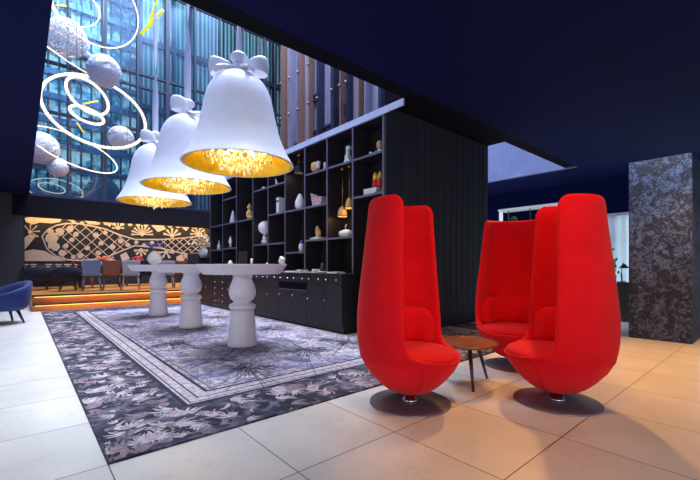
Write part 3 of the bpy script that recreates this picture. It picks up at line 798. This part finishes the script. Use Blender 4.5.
for x0, x1, st, sl in ((62, 134, 11.5, 1), (156, 207, 8, 1)):
    x = x0-40
    while x < x1+40:
        for sg in (1, -1):
            seg = None
            for i in range(80):
                xx = x+i*.7; yy = (222+i*.7*.85) if sg == 1 else (262-i*.7*.85)
                ins = x0 < xx < x1 and ft(xx)+.5 < yy < fb(xx)-.5
                if ins and seg is None: seg = (xx, yy)
                if seg and not ins:
                    if xx-seg[0] > 1: mbar(b, seg[0], seg[1], xx, yy, .7, d=.025+.004*sg)
                    seg = None
        x += st
mobj('lattice', b)
b = bm_(); rnd = random.Random(4)
for x, y, r in [(52, 238, 8), (55, 247, 5.5), (60, 232, 5.5), (50, 231, 4), (62, 253, 4.5), (70, 229, 4.5), (76, 234, 3.2), (72, 240, 3), (66, 246, 3), (80, 256, 3.6), (87, 248, 3), (96, 235, 3.4), (101, 243, 3), (98, 253, 3.2), (112, 247, 3.5), (121, 241, 3.2), (128, 245, 2.6), (136, 242.5, 2.2), (144, 245, 2.6), (152, 243, 2.8), (105, 233, 2.4), (73, 257, 2.6)]:
    n = 7; r *= .85
    mdisc(b, x, y, r*.62, r*.58, .018+r*.0006)
    for j in range(n):
        a = j*6.28/n+x; mdisc(b, x+r*.62*math.cos(a), y+r*.58*math.sin(a), r*.34, r*.34, .016+j*.0004)
    mcurl(b, x, y, r*1.05, 1.0, a0=x, turns=.7)
    mobj('scroll', b); b = bm_()
b.free()
for cx, cyy, R, a0, a1, n, w in [(142, 234.5, 11, PI, 2*PI, 9, 1.8), (172, 236, 9, PI*1.1, 1.9*PI, 5, 2.4), (198, 234, 8, PI, 1.8*PI, 5, 2), (141, 250, 7, .1, PI-.1, 5, 2.4), (166, 252, 8, .1, PI-.1, 4, 2.5), (186, 256, 7, .2, PI, 4, 2), (30, 232, 10, -2.2, .6, 5, 1.6), (118, 228, 6, PI, 2*PI, 5, 1.6), (110, 260, 5, PI, 2*PI, 5, 1.5)]:
    b = bm_()
    for j in range(n):
        a = a0+(a1-a0)*j/max(n-1, 1); mbar(b, cx, cyy, cx+R*math.cos(a), cyy+.85*R*math.sin(a), .5, w, d=.02+.001*j)
    mdisc(b, cx, cyy, 2, 1.8, .034)
    mobj('starburst', b)
def leaf(pts, d=.03):
    b = bm_(); mpoly(b, pts, d); mobj('leaf_shape', b)
leaf([(24, 218), (40, 216), (62, 218.5), (60, 222), (52, 223.5), (40, 222.5), (33, 224.5), (26, 222)])
leaf([(24, 238), (30, 234), (36, 236), (32, 241), (27, 247), (24, 250)]); leaf([(24, 251), (33, 249.5), (45, 251), (54, 256), (66, 261), (24, 261)], .025)
leaf([(48, 238), (52, 237), (52, 248), (48, 249)]);
for x0 in (22, 30, 45, 55, 64, 71): leaf([(x0, 264), (x0+7, 264), (x0+3.5, 270)], .02); 
leaf([(24, 271), (32, 268), (32, 276), (24, 278)]); 
leaf([(66, 219), (76, 219.5), (72, 222)]); leaf([(84, 220.5), (96, 221.5), (98, 225), (88, 224)]); leaf([(102, 222), (112, 223), (110, 227)])
leaf([(152, 226), (162, 225), (166, 229), (158, 232)]); leaf([(180, 226), (190, 226), (186, 231)])
leaf([(120, 255), (126, 252), (130, 259), (122, 261)]); leaf([(150, 252), (157, 251), (160, 259), (152, 260)]); leaf([(176, 257), (182, 254), (184, 262), (177, 262)])

# frieze band
b = bm_()
for i in range(17): mdisc(b, 74+i*8, 222.5+i*.33, 2.2, 1.3, .02)
mobj('frieze', b)

# ================================================================ DINING FURNITURE
ZP = .345
def make_dining(name, mname, label, arms=False):
    t = thing(name, label, 'chair')
    for sx in (-1, 1):
        for sy in (-1, 1):
            b = bm_(); tube(b, [(sx*.17, sy*.17, .44), (sx*.22, sy*.22, 0)], [.022, .014], 8); obj('leg', b, mname, t)
    b = bm_(); box(b, (-.23, -.23, .42), (.23, .23, .48), bev=.02); obj('seat', b, mname, t)
    b = bm_(); prism(b, [(-.20, .46), (.20, .46), (.24, .84), (.20, .87), (-.20, .87), (-.24, .84)], lambda u, v, e: (-.22-e-.12*(v-.46), u, v), .035); bevel(obj('backrest', b, mname, t), .01)
    return t
FL = lambda x, D: (lambda v: (v.x, v.y, ZP))(P(x, 266, D))
fa = math.radians(80)
grp = 'dining chairs on the raised platform'
for nm, mn, x, D, lab in [('grey', 'greychair', 92, 11.0, 'silver grey dining chair left of the brown one on the platform'), ('brown', 'brownchair', 112, 11.3, 'cognac brown dining chair between a grey and a white chair'),
                          ('white', 'palechair', 131, 11.3, 'pale dining chair just left of the far table edge on the platform'), ('navy', 'navyfab', 147, 12.2, 'dark blue dining chair seen between pale chair and table pedestal'),
                          ('pale', 'palechair', 166, 12.2, 'pale dining chair seen behind the far white tabletop'), ('grey2', 'brownchair', 181, 12.6, 'brownish dining chair beside the dark stand on the platform')]:
    c = make_dining('dining_chair', mn, lab); c.location = FL(x, D); c.rotation_euler = (0, 0, fa); c['group'] = grp
c = make_dining('dining_chair', 'brownchair', 'wooden dining chair left of the silver grey one, seen in side view'); c.location = FL(84, 11.9); c.rotation_euler = (0, 0, 0); c['group'] = grp
def tub(x, D, label, rz):
    t = thing('tub_chair', label, 'chair', FL(x, D), rz, 'navy tub chairs on the platform')
    b = bm_(); N = 20; rows = []
    for i in range(N+1):
        a = math.radians(55+250*i/N); h = .54+.15*math.cos(a-PI); r = .34
        rows.append([b.verts.new((q*math.cos(a), q*math.sin(a), z)) for q, z in ((r-.04, .26), (r, .26), (r+.05, h-.03), (r+.03, h), (r-.01, h-.02), (r-.06, .42))])
    for A, B in zip(rows, rows[1:]):
        for j in range(6): b.faces.new((A[j], A[(j+1) % 6], B[(j+1) % 6], B[j])).smooth = True
    b.faces.new(rows[0]); b.faces.new(rows[-1][::-1]); obj('backrest', b, 'navyfab', t)
    b = bm_(); lathe(b, [(0, .28), (.3, .28), (.33, .33), (.32, .42), (0, .44)], 28); obj('seat', b, 'navyfab', t)
    for i in range(4):
        a = PI/4+i*PI/2; b = bm_(); tube(b, [(.2*math.cos(a), .2*math.sin(a), .29), (.27*math.cos(a), .27*math.sin(a), 0)], [.02, .012], 8); obj('leg', b, 'darkwood', t)
tub(39, 11.35, 'leftmost dark navy tub chair on the platform', 1.6)
tub(54, 12.15, 'middle dark navy tub chair of the three on the platform', 1.5)
tub(68, 11.0, 'rightmost dark navy tub chair of the three on the platform', 1.4)
def dtable(x, D, lx, label):
    t = thing('dining_table', label, 'table', FL(x, D))
    b = bm_(); box(b, (-lx/2, -.38, .70), (lx/2, .38, .74), bev=.008); obj('tabletop', b, 'darkwood', t)
    for sx in (-1, 1):
        for sy in (-1, 1):
            b = bm_(); box(b, (sx*(lx/2-.08)-.03, sy*.3-.03, 0), (sx*(lx/2-.08)+.03, sy*.3+.03, .70)); obj('leg', b, 'darkwood', t)
    return t
dtable(101, 12.8, 1.3, 'dark dining table behind the silver grey and brown chairs')
dtable(144, 14.1, 1.4, 'dark dining table behind the pale and dark blue chairs')
dtable(50, 13.0, 1.4, 'dark dining table behind the navy tub chairs')
for x, D, lab, mf in [(103, 12.6, 'small pot of coral flowers on the table behind the brown chair', 'orangef'), (137, 13.5, 'small pot of red flowers on the table behind the pale chair', 'redv')]:
    v = P(x, 266, D); t = thing('flower_pot', lab, 'flowers', (v.x, v.y, ZP+.742)); b = bm_(); lathe(b, [(0, 0), (.06, 0), (.08, .1), (.07, .1), (0, .09)], 16); obj('pot', b, 'ceramic', t)
    b = bm_(); rnd = random.Random(int(x))
    for i in range(22): ball(b, (rnd.gauss(0, .07), rnd.gauss(0, .07), .17+rnd.random()*.12), .035, 1)
    obj('blossoms', b, mf, t)
# host stand with vase of flowers at the end of the bookcase
v = P(203, 266, 12.0)
t = thing('host_stand', 'dark square stand on the platform beyond the bookcase end', 'stand', (v.x, v.y, ZP))
b = bm_(); box(b, (-.32, -.25, 0), (.28, .25, .93), bev=.01); obj('body', b, 'blacksoft', t); b = bm_(); box(b, (-.36, -.28, .93), (.32, .28, .96), bev=.005); obj('top', b, 'black', t)
vz = ZP+.96
t = thing('flower_vase', 'white vase of mixed pink and yellow flowers on the dark stand', 'flowers', (v.x, v.y-.02, vz))
b = bm_(); lathe(b, [(0, 0), (.08, 0), (.13, .12), (.13, .24), (.09, .33), (.11, .36), (.1, .36), (0, .3)], 24); obj('vase', b, 'ceramic', t)
rnd = random.Random(9)
for mm, nm in (('green', 'leaves'), ('pinkf', 'pink_blossoms'), ('yellowv', 'yellow_blossoms'), ('ceramic', 'white_blossoms')):
    b = bm_()
    for i in range(26): ball(b, (rnd.gauss(0, .16), rnd.gauss(0, .14), .5+rnd.gauss(0, .11)), .04, 1, s=(1, 1, .7))
    obj(nm, b, mm, t)
# dark pedestal block left of it
v = P(195, 266, 11.2); t = thing('menu_stand', 'narrow dark plinth just left of the flower vase', 'stand', (v.x, v.y+.15, ZP))
b = bm_(); box(b, (-.13, -.13, 0), (.13, .13, 1.08), bev=.01); obj('column', b, 'darkwall', t); b = bm_(); box(b, (-.15, -.15, 0), (.15, .15, .05)); obj('foot', b, 'black', t)
# vase on far table
t = thing('round_vase', 'round white vase with blue flowers on the farthest white table', 'vase', (2.10, 8.62, 1.076))
b = bm_(); lathe(b, [(0, 0), (.05, 0), (.10, .03), (.135, .09), (.14, .14), (.12, .20), (.07, .25), (.04, .27), (.045, .285), (.03, .285), (0, .26)], 32); obj('vase', b, 'ceramic', t)
b = bm_(); rnd = random.Random(2)
for i in range(26): ball(b, (rnd.gauss(0, .08), rnd.gauss(0, .08), .36+rnd.random()*.1), .02, 1, s=(1.6, 1, .7))
obj('petals', b, 'bluef', t)
b = bm_()
for i in range(6): tube(b, [(0, 0, .25), (.06*math.cos(i), .06*math.sin(i), .38)], .004, 4)
obj('stems', b, 'green', t)

# ---------------------------------------------------------------- blue armchair
def armchair():
    v = P(2, 266, 6.95)
    t = thing('armchair', 'royal blue velvet tub armchair at the left picture edge', 'armchair', (v.x, v.y, 0), math.radians(200))
    b = bm_(); N = 30; rows = []
    for i in range(N+1):
        a = math.radians(38+284*i/N); s_ = (1-math.cos(a-0))/2
        h = .52+.26*s_**1.5; r = .36
        sec = ((r-.06, .25), (r-.01, .25), (r+.05, .42), (r+.075, h-.04), (r+.06, h), (r+.01, h-.005), (r-.04, h-.08), (r-.07, .42))
        rows.append([b.verts.new((q*math.cos(a), q*1.08*math.sin(a), z)) for q, z in sec])
    for A, B in zip(rows, rows[1:]):
        for j in range(8): b.faces.new((A[j], A[(j+1) % 8], B[(j+1) % 8], B[j])).smooth = True
    b.faces.new(rows[0]); b.faces.new(rows[-1][::-1]); subsurf(obj('backrest', b, 'velvet', t))
    b = bm_(); lathe(b, [(0, .24), (.3, .24), (.35, .28), (.36, .36), (.33, .43), (.2, .45), (0, .455)], 40); obj('seat', b, 'velvet', t)
    for a in (.8, 2.35, 3.93, 5.5):
        b = bm_(); tube(b, [(.23*math.cos(a), .23*math.sin(a), .26), (.34*math.cos(a), .34*math.sin(a), 0)], [.028, .016], 10); obj('leg', b, 'bluewood', t)
armchair()

# ================================================================ RIGHT BACKGROUND
b = bm_(); N = 90; rows = []
for i in range(N+1):
    y = -.6+4.2*i/N; x = XW-.12+.035*math.sin(i*1.15); rows.append([b.verts.new((x, y, .06)), b.verts.new((x, y, 2.38))])
for A, B in zip(rows, rows[1:]): b.faces.new((A[0], A[1], B[1], B[0])).smooth = True
o = obj('curtain', b, 'sheer'); tag(o, 'white sheer curtain in front of the window beside the pillar', 'curtain')
v = P(618, 266, 7.35)
t = thing('console_cabinet', 'low black sideboard between right red chair and the pillar', 'sideboard', (v.x+.05, v.y+.05, 0), math.radians(90))
b = bm_(); box(b, (-.5, -.22, .03), (.5, .22, .71), bev=.008); obj('body', b, 'black', t); b = bm_(); box(b, (-.52, -.24, .71), (.52, .24, .735)); obj('top', b, 'blacksoft', t)
for x in (-.45, .02): b = bm_(); box(b, (x, -.235, .06), (x+.43, -.222, .68)); obj('door', b, 'blacksoft', t)
v2 = P(622, 266, 7.35)
t = thing('desk_lamp', 'black curved table lamp standing on the low sideboard', 'lamp', (v2.x, v2.y, .737))
b = bm_(); lathe(b, [(0, 0), (.07, 0), (.07, .015), (.012, .02), (0, .02)], 20); obj('base', b, 'black', t)
b = bm_(); tube(b, [(0, 0, .01), (-.04, 0, .15), (0, 0, .3), (.06, 0, .36), (.12, 0, .33)], .012, 8); obj('arm', b, 'black', t)
b = bm_(); lathe(b, [(.02, .08), (.09, 0), (.085, 0), (0, .07)], 20, (.14, 0, .27)); obj('shade', b, 'black', t)
v2 = P(612.5, 266, 7.6)
t = thing('potted_plant', 'small green plant with reddish leaves on the sideboard', 'plant', (v2.x, v2.y, .737))
b = bm_(); lathe(b, [(0, 0), (.05, 0), (.07, .12), (.06, .12), (0, .1)], 16); obj('pot', b, 'darkwall', t); b = bm_(); rnd = random.Random(8)
for i in range(40): ball(b, (rnd.gauss(0, .05), rnd.gauss(0, .05), .28+rnd.gauss(0, .12)), .022, 1, s=(1, 1, 1.6))
obj('leaves', b, 'green', t)
# display niche
t = thing('display_shelf', 'glass display shelf under a white light strip, behind the red chairs', 'shelf', (XW+.02, 5.3, 2.5))
b = bm_(); box(b, (0, -1.05, .0), (.5, 1.05, .02)); obj('glass_shelf', b, 'glassclear', t)
b = bm_(); box(b, (-.04, -1.05, .36), (.5, 1.05, .42)); obj('light_strip', b, emis('cool white strip', (.62, .72, .80, 1), .3), t)
for y in (-.7, 0, .7): b = bm_(); box(b, (.0, y, -.4), (.02, y+.03, .34)); obj('glass_post', b, 'steel', t)
for y, mm, lab in ((.62, 'green', 'squat green bottle on the glass display shelf'), (-.2, 'ceramic', 'white bottle on the glass display shelf, right of the green one')):
    b = bm_(); lathe(b, [(0, 0), (.06, 0), (.07, .1), (.03, .16), (.03, .24), (0, .24)] if mm == 'ceramic' else [(0, 0), (.1, 0), (.12, .07), (.08, .12), (.03, .15), (0, .15)], 16)
    o = obj('bottle', b, mm); o.location = (XW+.2, 5.3+y, 2.522); tag(o, lab, 'bottle')

# ================================================================ SHELF ORNAMENTS
def on(x, z, dep=.16):                                # spot on a shelf at photo column x and height z
    D = DX(x, BX+dep); v = P(x, 266, D); return (v.x, v.y, z+.001), D/FPX
def orn(name, x, z, parts, label, cat, dep=.16, rz=0, group=None):
    loc, k_ = on(x, z, dep); 
    t = thing(name, label, cat, loc, rz, group)
    for pn, fn, mm in parts:
        b = bm_(); fn(b); obj(pn, b, mm, t)
    return t
L_ = lambda pr, **kw: (lambda b: lathe(b, pr, 24, **kw))
orn('shell_figurine', 315.5, 2.77, [('shell', lambda b: (ball(b, (0, 0, .11), .10, 3, s=(.8, 1, 1)), ball(b, (0, .06, .16), .05, 2)), 'tan'), ('spout', lambda b: tube(b, [(0, -.06, .08), (0, -.11, .2)], [.05, .03], 10), 'ceramic')], 'tan and cream shell shaped ornament on a high shelf', 'ornament', .08)
orn('figurine', 325, 2.77, [('body', L_([(0, 0), (.05, 0), (.03, .05), (.025, .12), (.03, .16), (0, .19)]), 'ceramic'), ('base', L_([(0, 0), (.055, 0), (.055, .03), (0, .03)]), 'ceramic')], 'slim white figurine right of the tan shell ornament', 'figurine')
orn('stacked_sculpture', 349, 2.77, [('block', lambda b: (box(b, (-.06, -.07, 0), (.06, .07, .08), bev=.01), box(b, (-.05, -.02, .08), (.05, .06, .16), bev=.01)), 'ceramic'), ('tower', lambda b: (box(b, (-.03, 0, .16), (.03, .05, .25), bev=.008), box(b, (-.03, -.03, .25), (.03, .05, .31), bev=.008)), 'ceramic')], 'white stacked block sculpture on the top shelf near the bookcase corner', 'sculpture')
orn('small_bird', 372.5, 2.77, [('body', lambda b: (ball(b, (0, 0, .04), .04, 2, s=(1, 1.4, .9)), ball(b, (0, .05, .08), .022, 2)), 'ceramic'), ('tail', lambda b: tube(b, [(0, -.04, .05), (0, -.09, .08)], [.015, .006], 6), 'ceramic')], 'small white bird figurine left of the tan bust', 'figurine')
orn('bust', 380, 2.77, [('head', lambda b: ball(b, (0, 0, .15), .06, 3, s=(1, .9, 1.3)), 'tan'), ('neck', L_([(0, 0), (.06, 0), (.045, .04), (.03, .1), (0, .1)]), 'ceramic')], 'tan bust on the highest shelf by the bookcase corner', 'bust')
for i in range(3):
    loc, k_ = on(374.5, 2.16+.032*i, .16)
    t = thing('book', ['lowest of three pale books beneath the red and yellow jars', 'middle one of three pale books beneath the red and yellow jars', 'top one of three pale books, directly under the jars'][i], 'book', loc, .05*i, 'pale books under the jars')
    b = bm_(); box(b, (-.11, -.13, .002), (.11, .13, .028)); obj('pages', b, 'paper', t); b = bm_(); box(b, (-.115, -.135, 0), (.115, .135, .003)); box(b, (-.115, -.135, .027), (.115, .135, .030)); obj('cover', b, 'ceramic', t)
for j, (dy, lab) in enumerate(((.045, 'red and yellow jar on the books, left one of the pair'), (-.06, 'red and yellow jar on the books, right one of the pair'))):
    (lx, ly, lz), k_ = on(377.5, 2.16+.099, .16)
    t = thing('glazed_jar', lab, 'jar', (lx, ly+dy, lz), 0, 'red and yellow jars')
    b = bm_(); lathe(b, [(0, 0), (.04, 0), (.052, .05), (.05, .12), (.04, .14), (0, .14)], 24); obj('body', b, 'redv', t)
    b = bm_(); lathe(b, [(0, .14), (.042, .14), (.04, .2), (.022, .25), (0, .26)], 24); obj('cap', b, 'yellowv', t)
def minipend(x, ztop, zb, label, dep=.18, mname='tan', r=.09):
    loc, k_ = on(x, zb, dep); t = thing('glass_pendant', label, 'pendant lamp', loc)
    b = bm_(); lathe(b, [(r, 0), (r*1.0, .05), (r*.85, .11), (r*.5, .16), (.02, .18), (0, .18)], 28); 
    for f in [f for f in b.faces if len(f.verts) > 10]: b.faces.remove(f)
    o = obj('shade', b, mname, t); o.modifiers.new('s', 'SOLIDIFY').thickness = .006
    b = bm_(); tube(b, [(0, 0, .17), (0, 0, ztop-zb-.02)], .004, 6); obj('cord', b, 'goldmet', t)
    b = bm_(); lathe(b, [(0, ztop-zb-.03), (.03, ztop-zb-.03), (.03, ztop-zb-.002), (0, ztop-zb-.002)], 16); obj('ceiling_cup', b, 'goldmet', t)
    b = bm_(); ball(b, (0, 0, .07), .03, 2); obj('bulb', b, 'bulb', t)
    lamp('POINT', 'shelf_pendant_light', (loc[0]-.02, loc[1], loc[2]+.0), 1.1, (1, .55, .22), .03)
minipend(342.5, 2.735, 1.90, 'amber glass pendant in the tall niche, lower and left one', .16, 'tan', .085)
minipend(349.5, 2.735, 2.02, 'amber glass pendant in the tall niche, higher and right one', .14, 'tan', .07)
minipend(299, 3.275, 2.90, 'dark dome pendant hanging in the upper niche near the big bell', .16, 'darkwall', .10)
orn('sugar_pot', 346, 1.54, [('body', L_([(0, 0), (.07, 0), (.11, .05), (.10, .10), (.04, .13), (0, .13)], sy=1.4), 'ceramic'), ('handle', lambda b: tube(b, [(0, .0, .12), (0, .02, .17), (0, -.01, .22)], [.015, .012, .008], 8), 'ceramic')], 'low white tureen with upright handle beneath the amber pendants', 'tureen')
k = NT('printed tin'); c0 = k.obj(); vo = k.n('TexVoronoi'); vo.inputs['Scale'].default_value = 22; k.l(c0, vo.inputs['Vector'])
k.l(k.ramp(vo.outputs['Distance'], (.25, srgb(70, 60, 66)), (.4, srgb(200, 196, 198)), (.9, srgb(190, 60, 66))), k.b.inputs['Base Color']); M['print'] = k.m
orn('printed_basket', 319.5, 2.16, [('body', lambda b: prism(b, [(-.14, 0), (.12, 0), (.15, .14), (.0, .15), (-.2, .24)], lambda u, v, e: (-.06+e, -u, v), .12), 'print'), ('lining', lambda b: box(b, (-.05, -.1, .10), (.05, .12, .13)), 'paper')], 'printed grey and red paper basket with a pointed side', 'basket', .09)
orn('abstract_sculpture', 318, 1.575, [('figure', lambda b: (ball(b, (0, .02, .12), .05, 3, s=(.8, .9, 2.2)), ball(b, (0, -.05, .1), .03, 2, s=(1, 1, 2))), 'tan'), ('foot', lambda b: box(b, (-.05, -.08, 0), (.05, .08, .02)), 'ceramic')], 'tan upright sculpture standing on a white book', 'sculpture')
orn('book', 319, 1.54, [('pages', lambda b: box(b, (-.11, -.14, .002), (.11, .14, .03)), 'paper'), ('cover', lambda b: (box(b, (-.115, -.145, 0), (.115, .145, .003)), box(b, (-.115, -.145, .029), (.115, .145, .033))), 'ceramic')], 'single white book under the tan upright sculpture', 'book')
orn('teapot', 300, 2.16, [('body', L_([(0, 0), (.07, 0), (.10, .08), (.10, .16), (.06, .26), (.03, .32), (0, .33)]), 'ceramic'), ('handle', lambda b: tube(b, [(0, .07, .08), (0, .15, .10), (0, .15, .18), (0, .08, .22)], .016, 8), 'tan')], 'tall white teapot with tan handle on a middle shelf', 'teapot')
orn('ginger_jar', 301.5, 1.33, [('body', L_([(0, 0), (.045, 0), (.06, .08), (.05, .15), (.03, .17), (0, .17)]), 'ceramic'), ('lid', L_([(0, .17), (.04, .17), (.035, .2), (.01, .24), (0, .25)]), 'bluef')], 'small white jar with blue lid on the short low shelf', 'jar')
orn('slipcase', 281.5, 2.16, [('case', lambda b: box(b, (-.10, -.05, 0), (.10, .05, .34), bev=.004), 'paper'), ('spine_band', lambda b: box(b, (-.102, -.052, .24), (-.09, .052, .28)), 'shelf')], 'upright pale slipcase at the right end of its shelf', 'book')
orn('seashell', 264, 2.77, [('shell', lambda b: ball(b, (0, 0, .05), .05, 2, s=(1, 1.4, 1)), 'ceramic'), ('lip', lambda b: ball(b, (0, .07, .03), .03, 2), 'tan')], 'pale seashell on a top shelf behind the big bell rim', 'shell')
orn('folded_paper', 277, 2.77, [('wing', lambda b: prism(b, [(-.08, 0), (.05, 0), (.09, .16), (.02, .06)], lambda u, v, e: (e, u, v), .03), 'paper'), ('foot', lambda b: box(b, (-.03, -.05, 0), (.04, .05, .01)), 'paper')], 'folded white paper form right of the pale seashell', 'ornament', .08)
orn('ceramic_globe', 265, 1.76, [('globe', lambda b: ball(b, (0, 0, .17), .155, 3), 'ceramic'), ('stand', L_([(0, 0), (.06, 0), (.03, .02), (.02, .04), (0, .04)]), 'ceramic')], 'large white ball ornament in the tall niche', 'ornament', .2)
orn('shell_stack', 264.5, 1.54, [('lower_shell', lambda b: ball(b, (0, 0, .06), .06, 2, s=(1.2, 2, 1)), 'ceramic'), ('upper_shell', lambda b: (ball(b, (0, -.02, .14), .05, 2, s=(1.2, 1.6, 1)), box(b, (-.03, -.03, .17), (.03, .03, .219))), 'ceramic')], 'stack of white shells holding up the white ball', 'ornament', .2)
orn('cat_figurine', 249.5, 2.16, [('body', lambda b: (ball(b, (0, 0, .128), .09, 3, s=(.9, .9, 1.4)), ball(b, (0, -.05, .05), .07, 2, s=(1, 1.6, .7))), 'tan'), ('head', lambda b: (ball(b, (0, 0, .30), .06, 2), lathe(b, [(.02, .34), (0, .42)], 8, (0, .035, 0)), lathe(b, [(.02, .34), (0, .42)], 8, (0, -.035, 0))), 'tan')], 'golden tan seated cat figurine with pointed ears', 'figurine', .12)
orn('cone_vase', 233, 2.16, [('body', L_([(0, 0), (.09, 0), (.08, .08), (.04, .26), (.02, .34), (0, .34)]), 'ceramic'), ('foot', L_([(0, 0), (.1, 0), (.1, .015), (0, .015)]), 'ceramic')], 'white conical vase left of the tan cat figurine', 'vase')
orn('figurine', 230.5, 1.52, [('body', L_([(0, 0), (.04, 0), (.02, .08), (.05, .16), (.03, .24), (0, .32)]), 'ceramic'), ('base', L_([(0, 0), (.06, 0), (.06, .02), (0, .02)]), 'shelf')], 'slender white figurine in a lower left shelf compartment', 'figurine', .08)
orn('bottle', 219, 1.50, [('body', L_([(0, 0), (.05, 0), (.05, .12), (.02, .18), (.02, .26), (0, .26)]), 'ceramic'), ('stopper', L_([(0, .26), (.025, .26), (.02, .3), (0, .3)]), 'shelf')], 'small white bottle in the leftmost shelf column', 'bottle')
orn('seashell', 225, 2.80, [('shell', lambda b: ball(b, (0, 0, .05), .05, 2, s=(1, 1.6, 1)), 'pinkf'), ('lip', lambda b: ball(b, (0, .07, .03), .03, 2), 'ceramic')], 'small pinkish shell on the upper left shelf by the bells', 'shell')
# on the cabinet top
def onc(x, dep=.17):
    D = DX(x, CX+dep); v = P(x, 266, D); return (v.x, v.y, CH+.001)
def corn(name, x, parts, label, cat, dep=.17, rz=0, group=None):
    t = thing(name, label, cat, onc(x, dep), rz, group)
    for pn, fn, mm in parts: b = bm_(); fn(b); obj(pn, b, mm, t)
corn('animal_figurine', 228, [('body', lambda b: (ball(b, (0, 0, .09), .08, 2, s=(.8, 1.7, .9)), ball(b, (0, -.14, .17), .06, 2, s=(1, 1, 1.5))), 'ceramic'), ('base', lambda b: box(b, (-.08, -.2, 0), (.08, .25, .03)), 'pinkf')], 'white animal figurine on a pink base on the cabinet', 'figurine', .2)
corn('framed_panel', 243, [('panel', lambda b: box(b, (-.01, -.24, .02), (.01, .24, .46), bev=.003), 'shelf'), ('foot', lambda b: box(b, (-.06, -.12, 0), (.06, .12, .02)), 'shelf')], 'dark upright panel standing on the cabinet behind the near table', 'panel', .25)
corn('candle', 251.7, [('candle', L_([(0, .02), (.025, .02), (.025, .28), (0, .29)]), 'ceramic'), ('holder', L_([(0, 0), (.05, 0), (.045, .02), (0, .02)]), 'shelf')], 'white candle just right of the dark upright panel', 'candle')
corn('candle', 267, [('candle', L_([(0, .02), (.02, .02), (.02, .18), (0, .19)]), 'ceramic'), ('holder', L_([(0, 0), (.04, 0), (.035, .02), (0, .02)]), 'shelf')], 'shorter white candle halfway between panel and white flower', 'candle')
corn('white_flower', 281.5, [('stem', lambda b: tube(b, [(0, 0, .02), (.01, 0, .18)], .014, 8), 'tan'), ('blossom', lambda b: [ball(b, (.01, .055*math.cos(a), .22+.05*math.sin(a)), .045, 2) for a in (0, 1.3, 2.6, 3.9, 5.2)], 'ceramic'), ('foot', L_([(0, 0), (.05, 0), (.045, .02), (0, .025)]), 'ceramic')], 'white blossom on a stalk above the near table edge', 'flower')
for j, (x, lab, mm, w_) in enumerate([(293, 'open white magazine at the left of the items by the cabinet corner', 'paper', .16), (302, 'white card box beside the open magazine', 'ceramic', .07), (312, 'dark magazine with white edge on the cabinet top', 'shelf', .13), (336, 'cream book nearest the cabinet corner', 'tan', .12)]):
    corn('magazine' if j != 1 else 'card_box', x, [('pages', lambda b: box(b, (-.09, -w_, .003), (.09, w_, .022 if j != 1 else .05)), 'paper'), ('cover', lambda b: (box(b, (-.095, -w_-.005, 0), (.095, w_+.005, .004)), box(b, (-.07, -w_, .022 if j != 1 else .05), (.095, w_*.8, .026 if j != 1 else .054))), mm)], lab, 'magazine' if j != 1 else 'box', .15)
corn('card_box', 316, [('body', lambda b: box(b, (-.05, -.05, 0), (.05, .05, .05), bev=.005), 'ceramic'), ('lid', lambda b: box(b, (-.053, -.053, .05), (.053, .053, .065), bev=.003), 'paper')], 'small white lidded box left of the dark glass bottle', 'box', .12)
corn('bottle', 322.5, [('body', L_([(0, .03), (.045, .03), (.05, .08), (.03, .13), (.02, .17), (0, .17)]), 'darkwall'), ('dish', L_([(0, 0), (.08, 0), (.09, .03), (.05, .03), (0, .03)]), 'ceramic')], 'dark stoppered bottle on a white dish on the cabinet', 'bottle', .2)
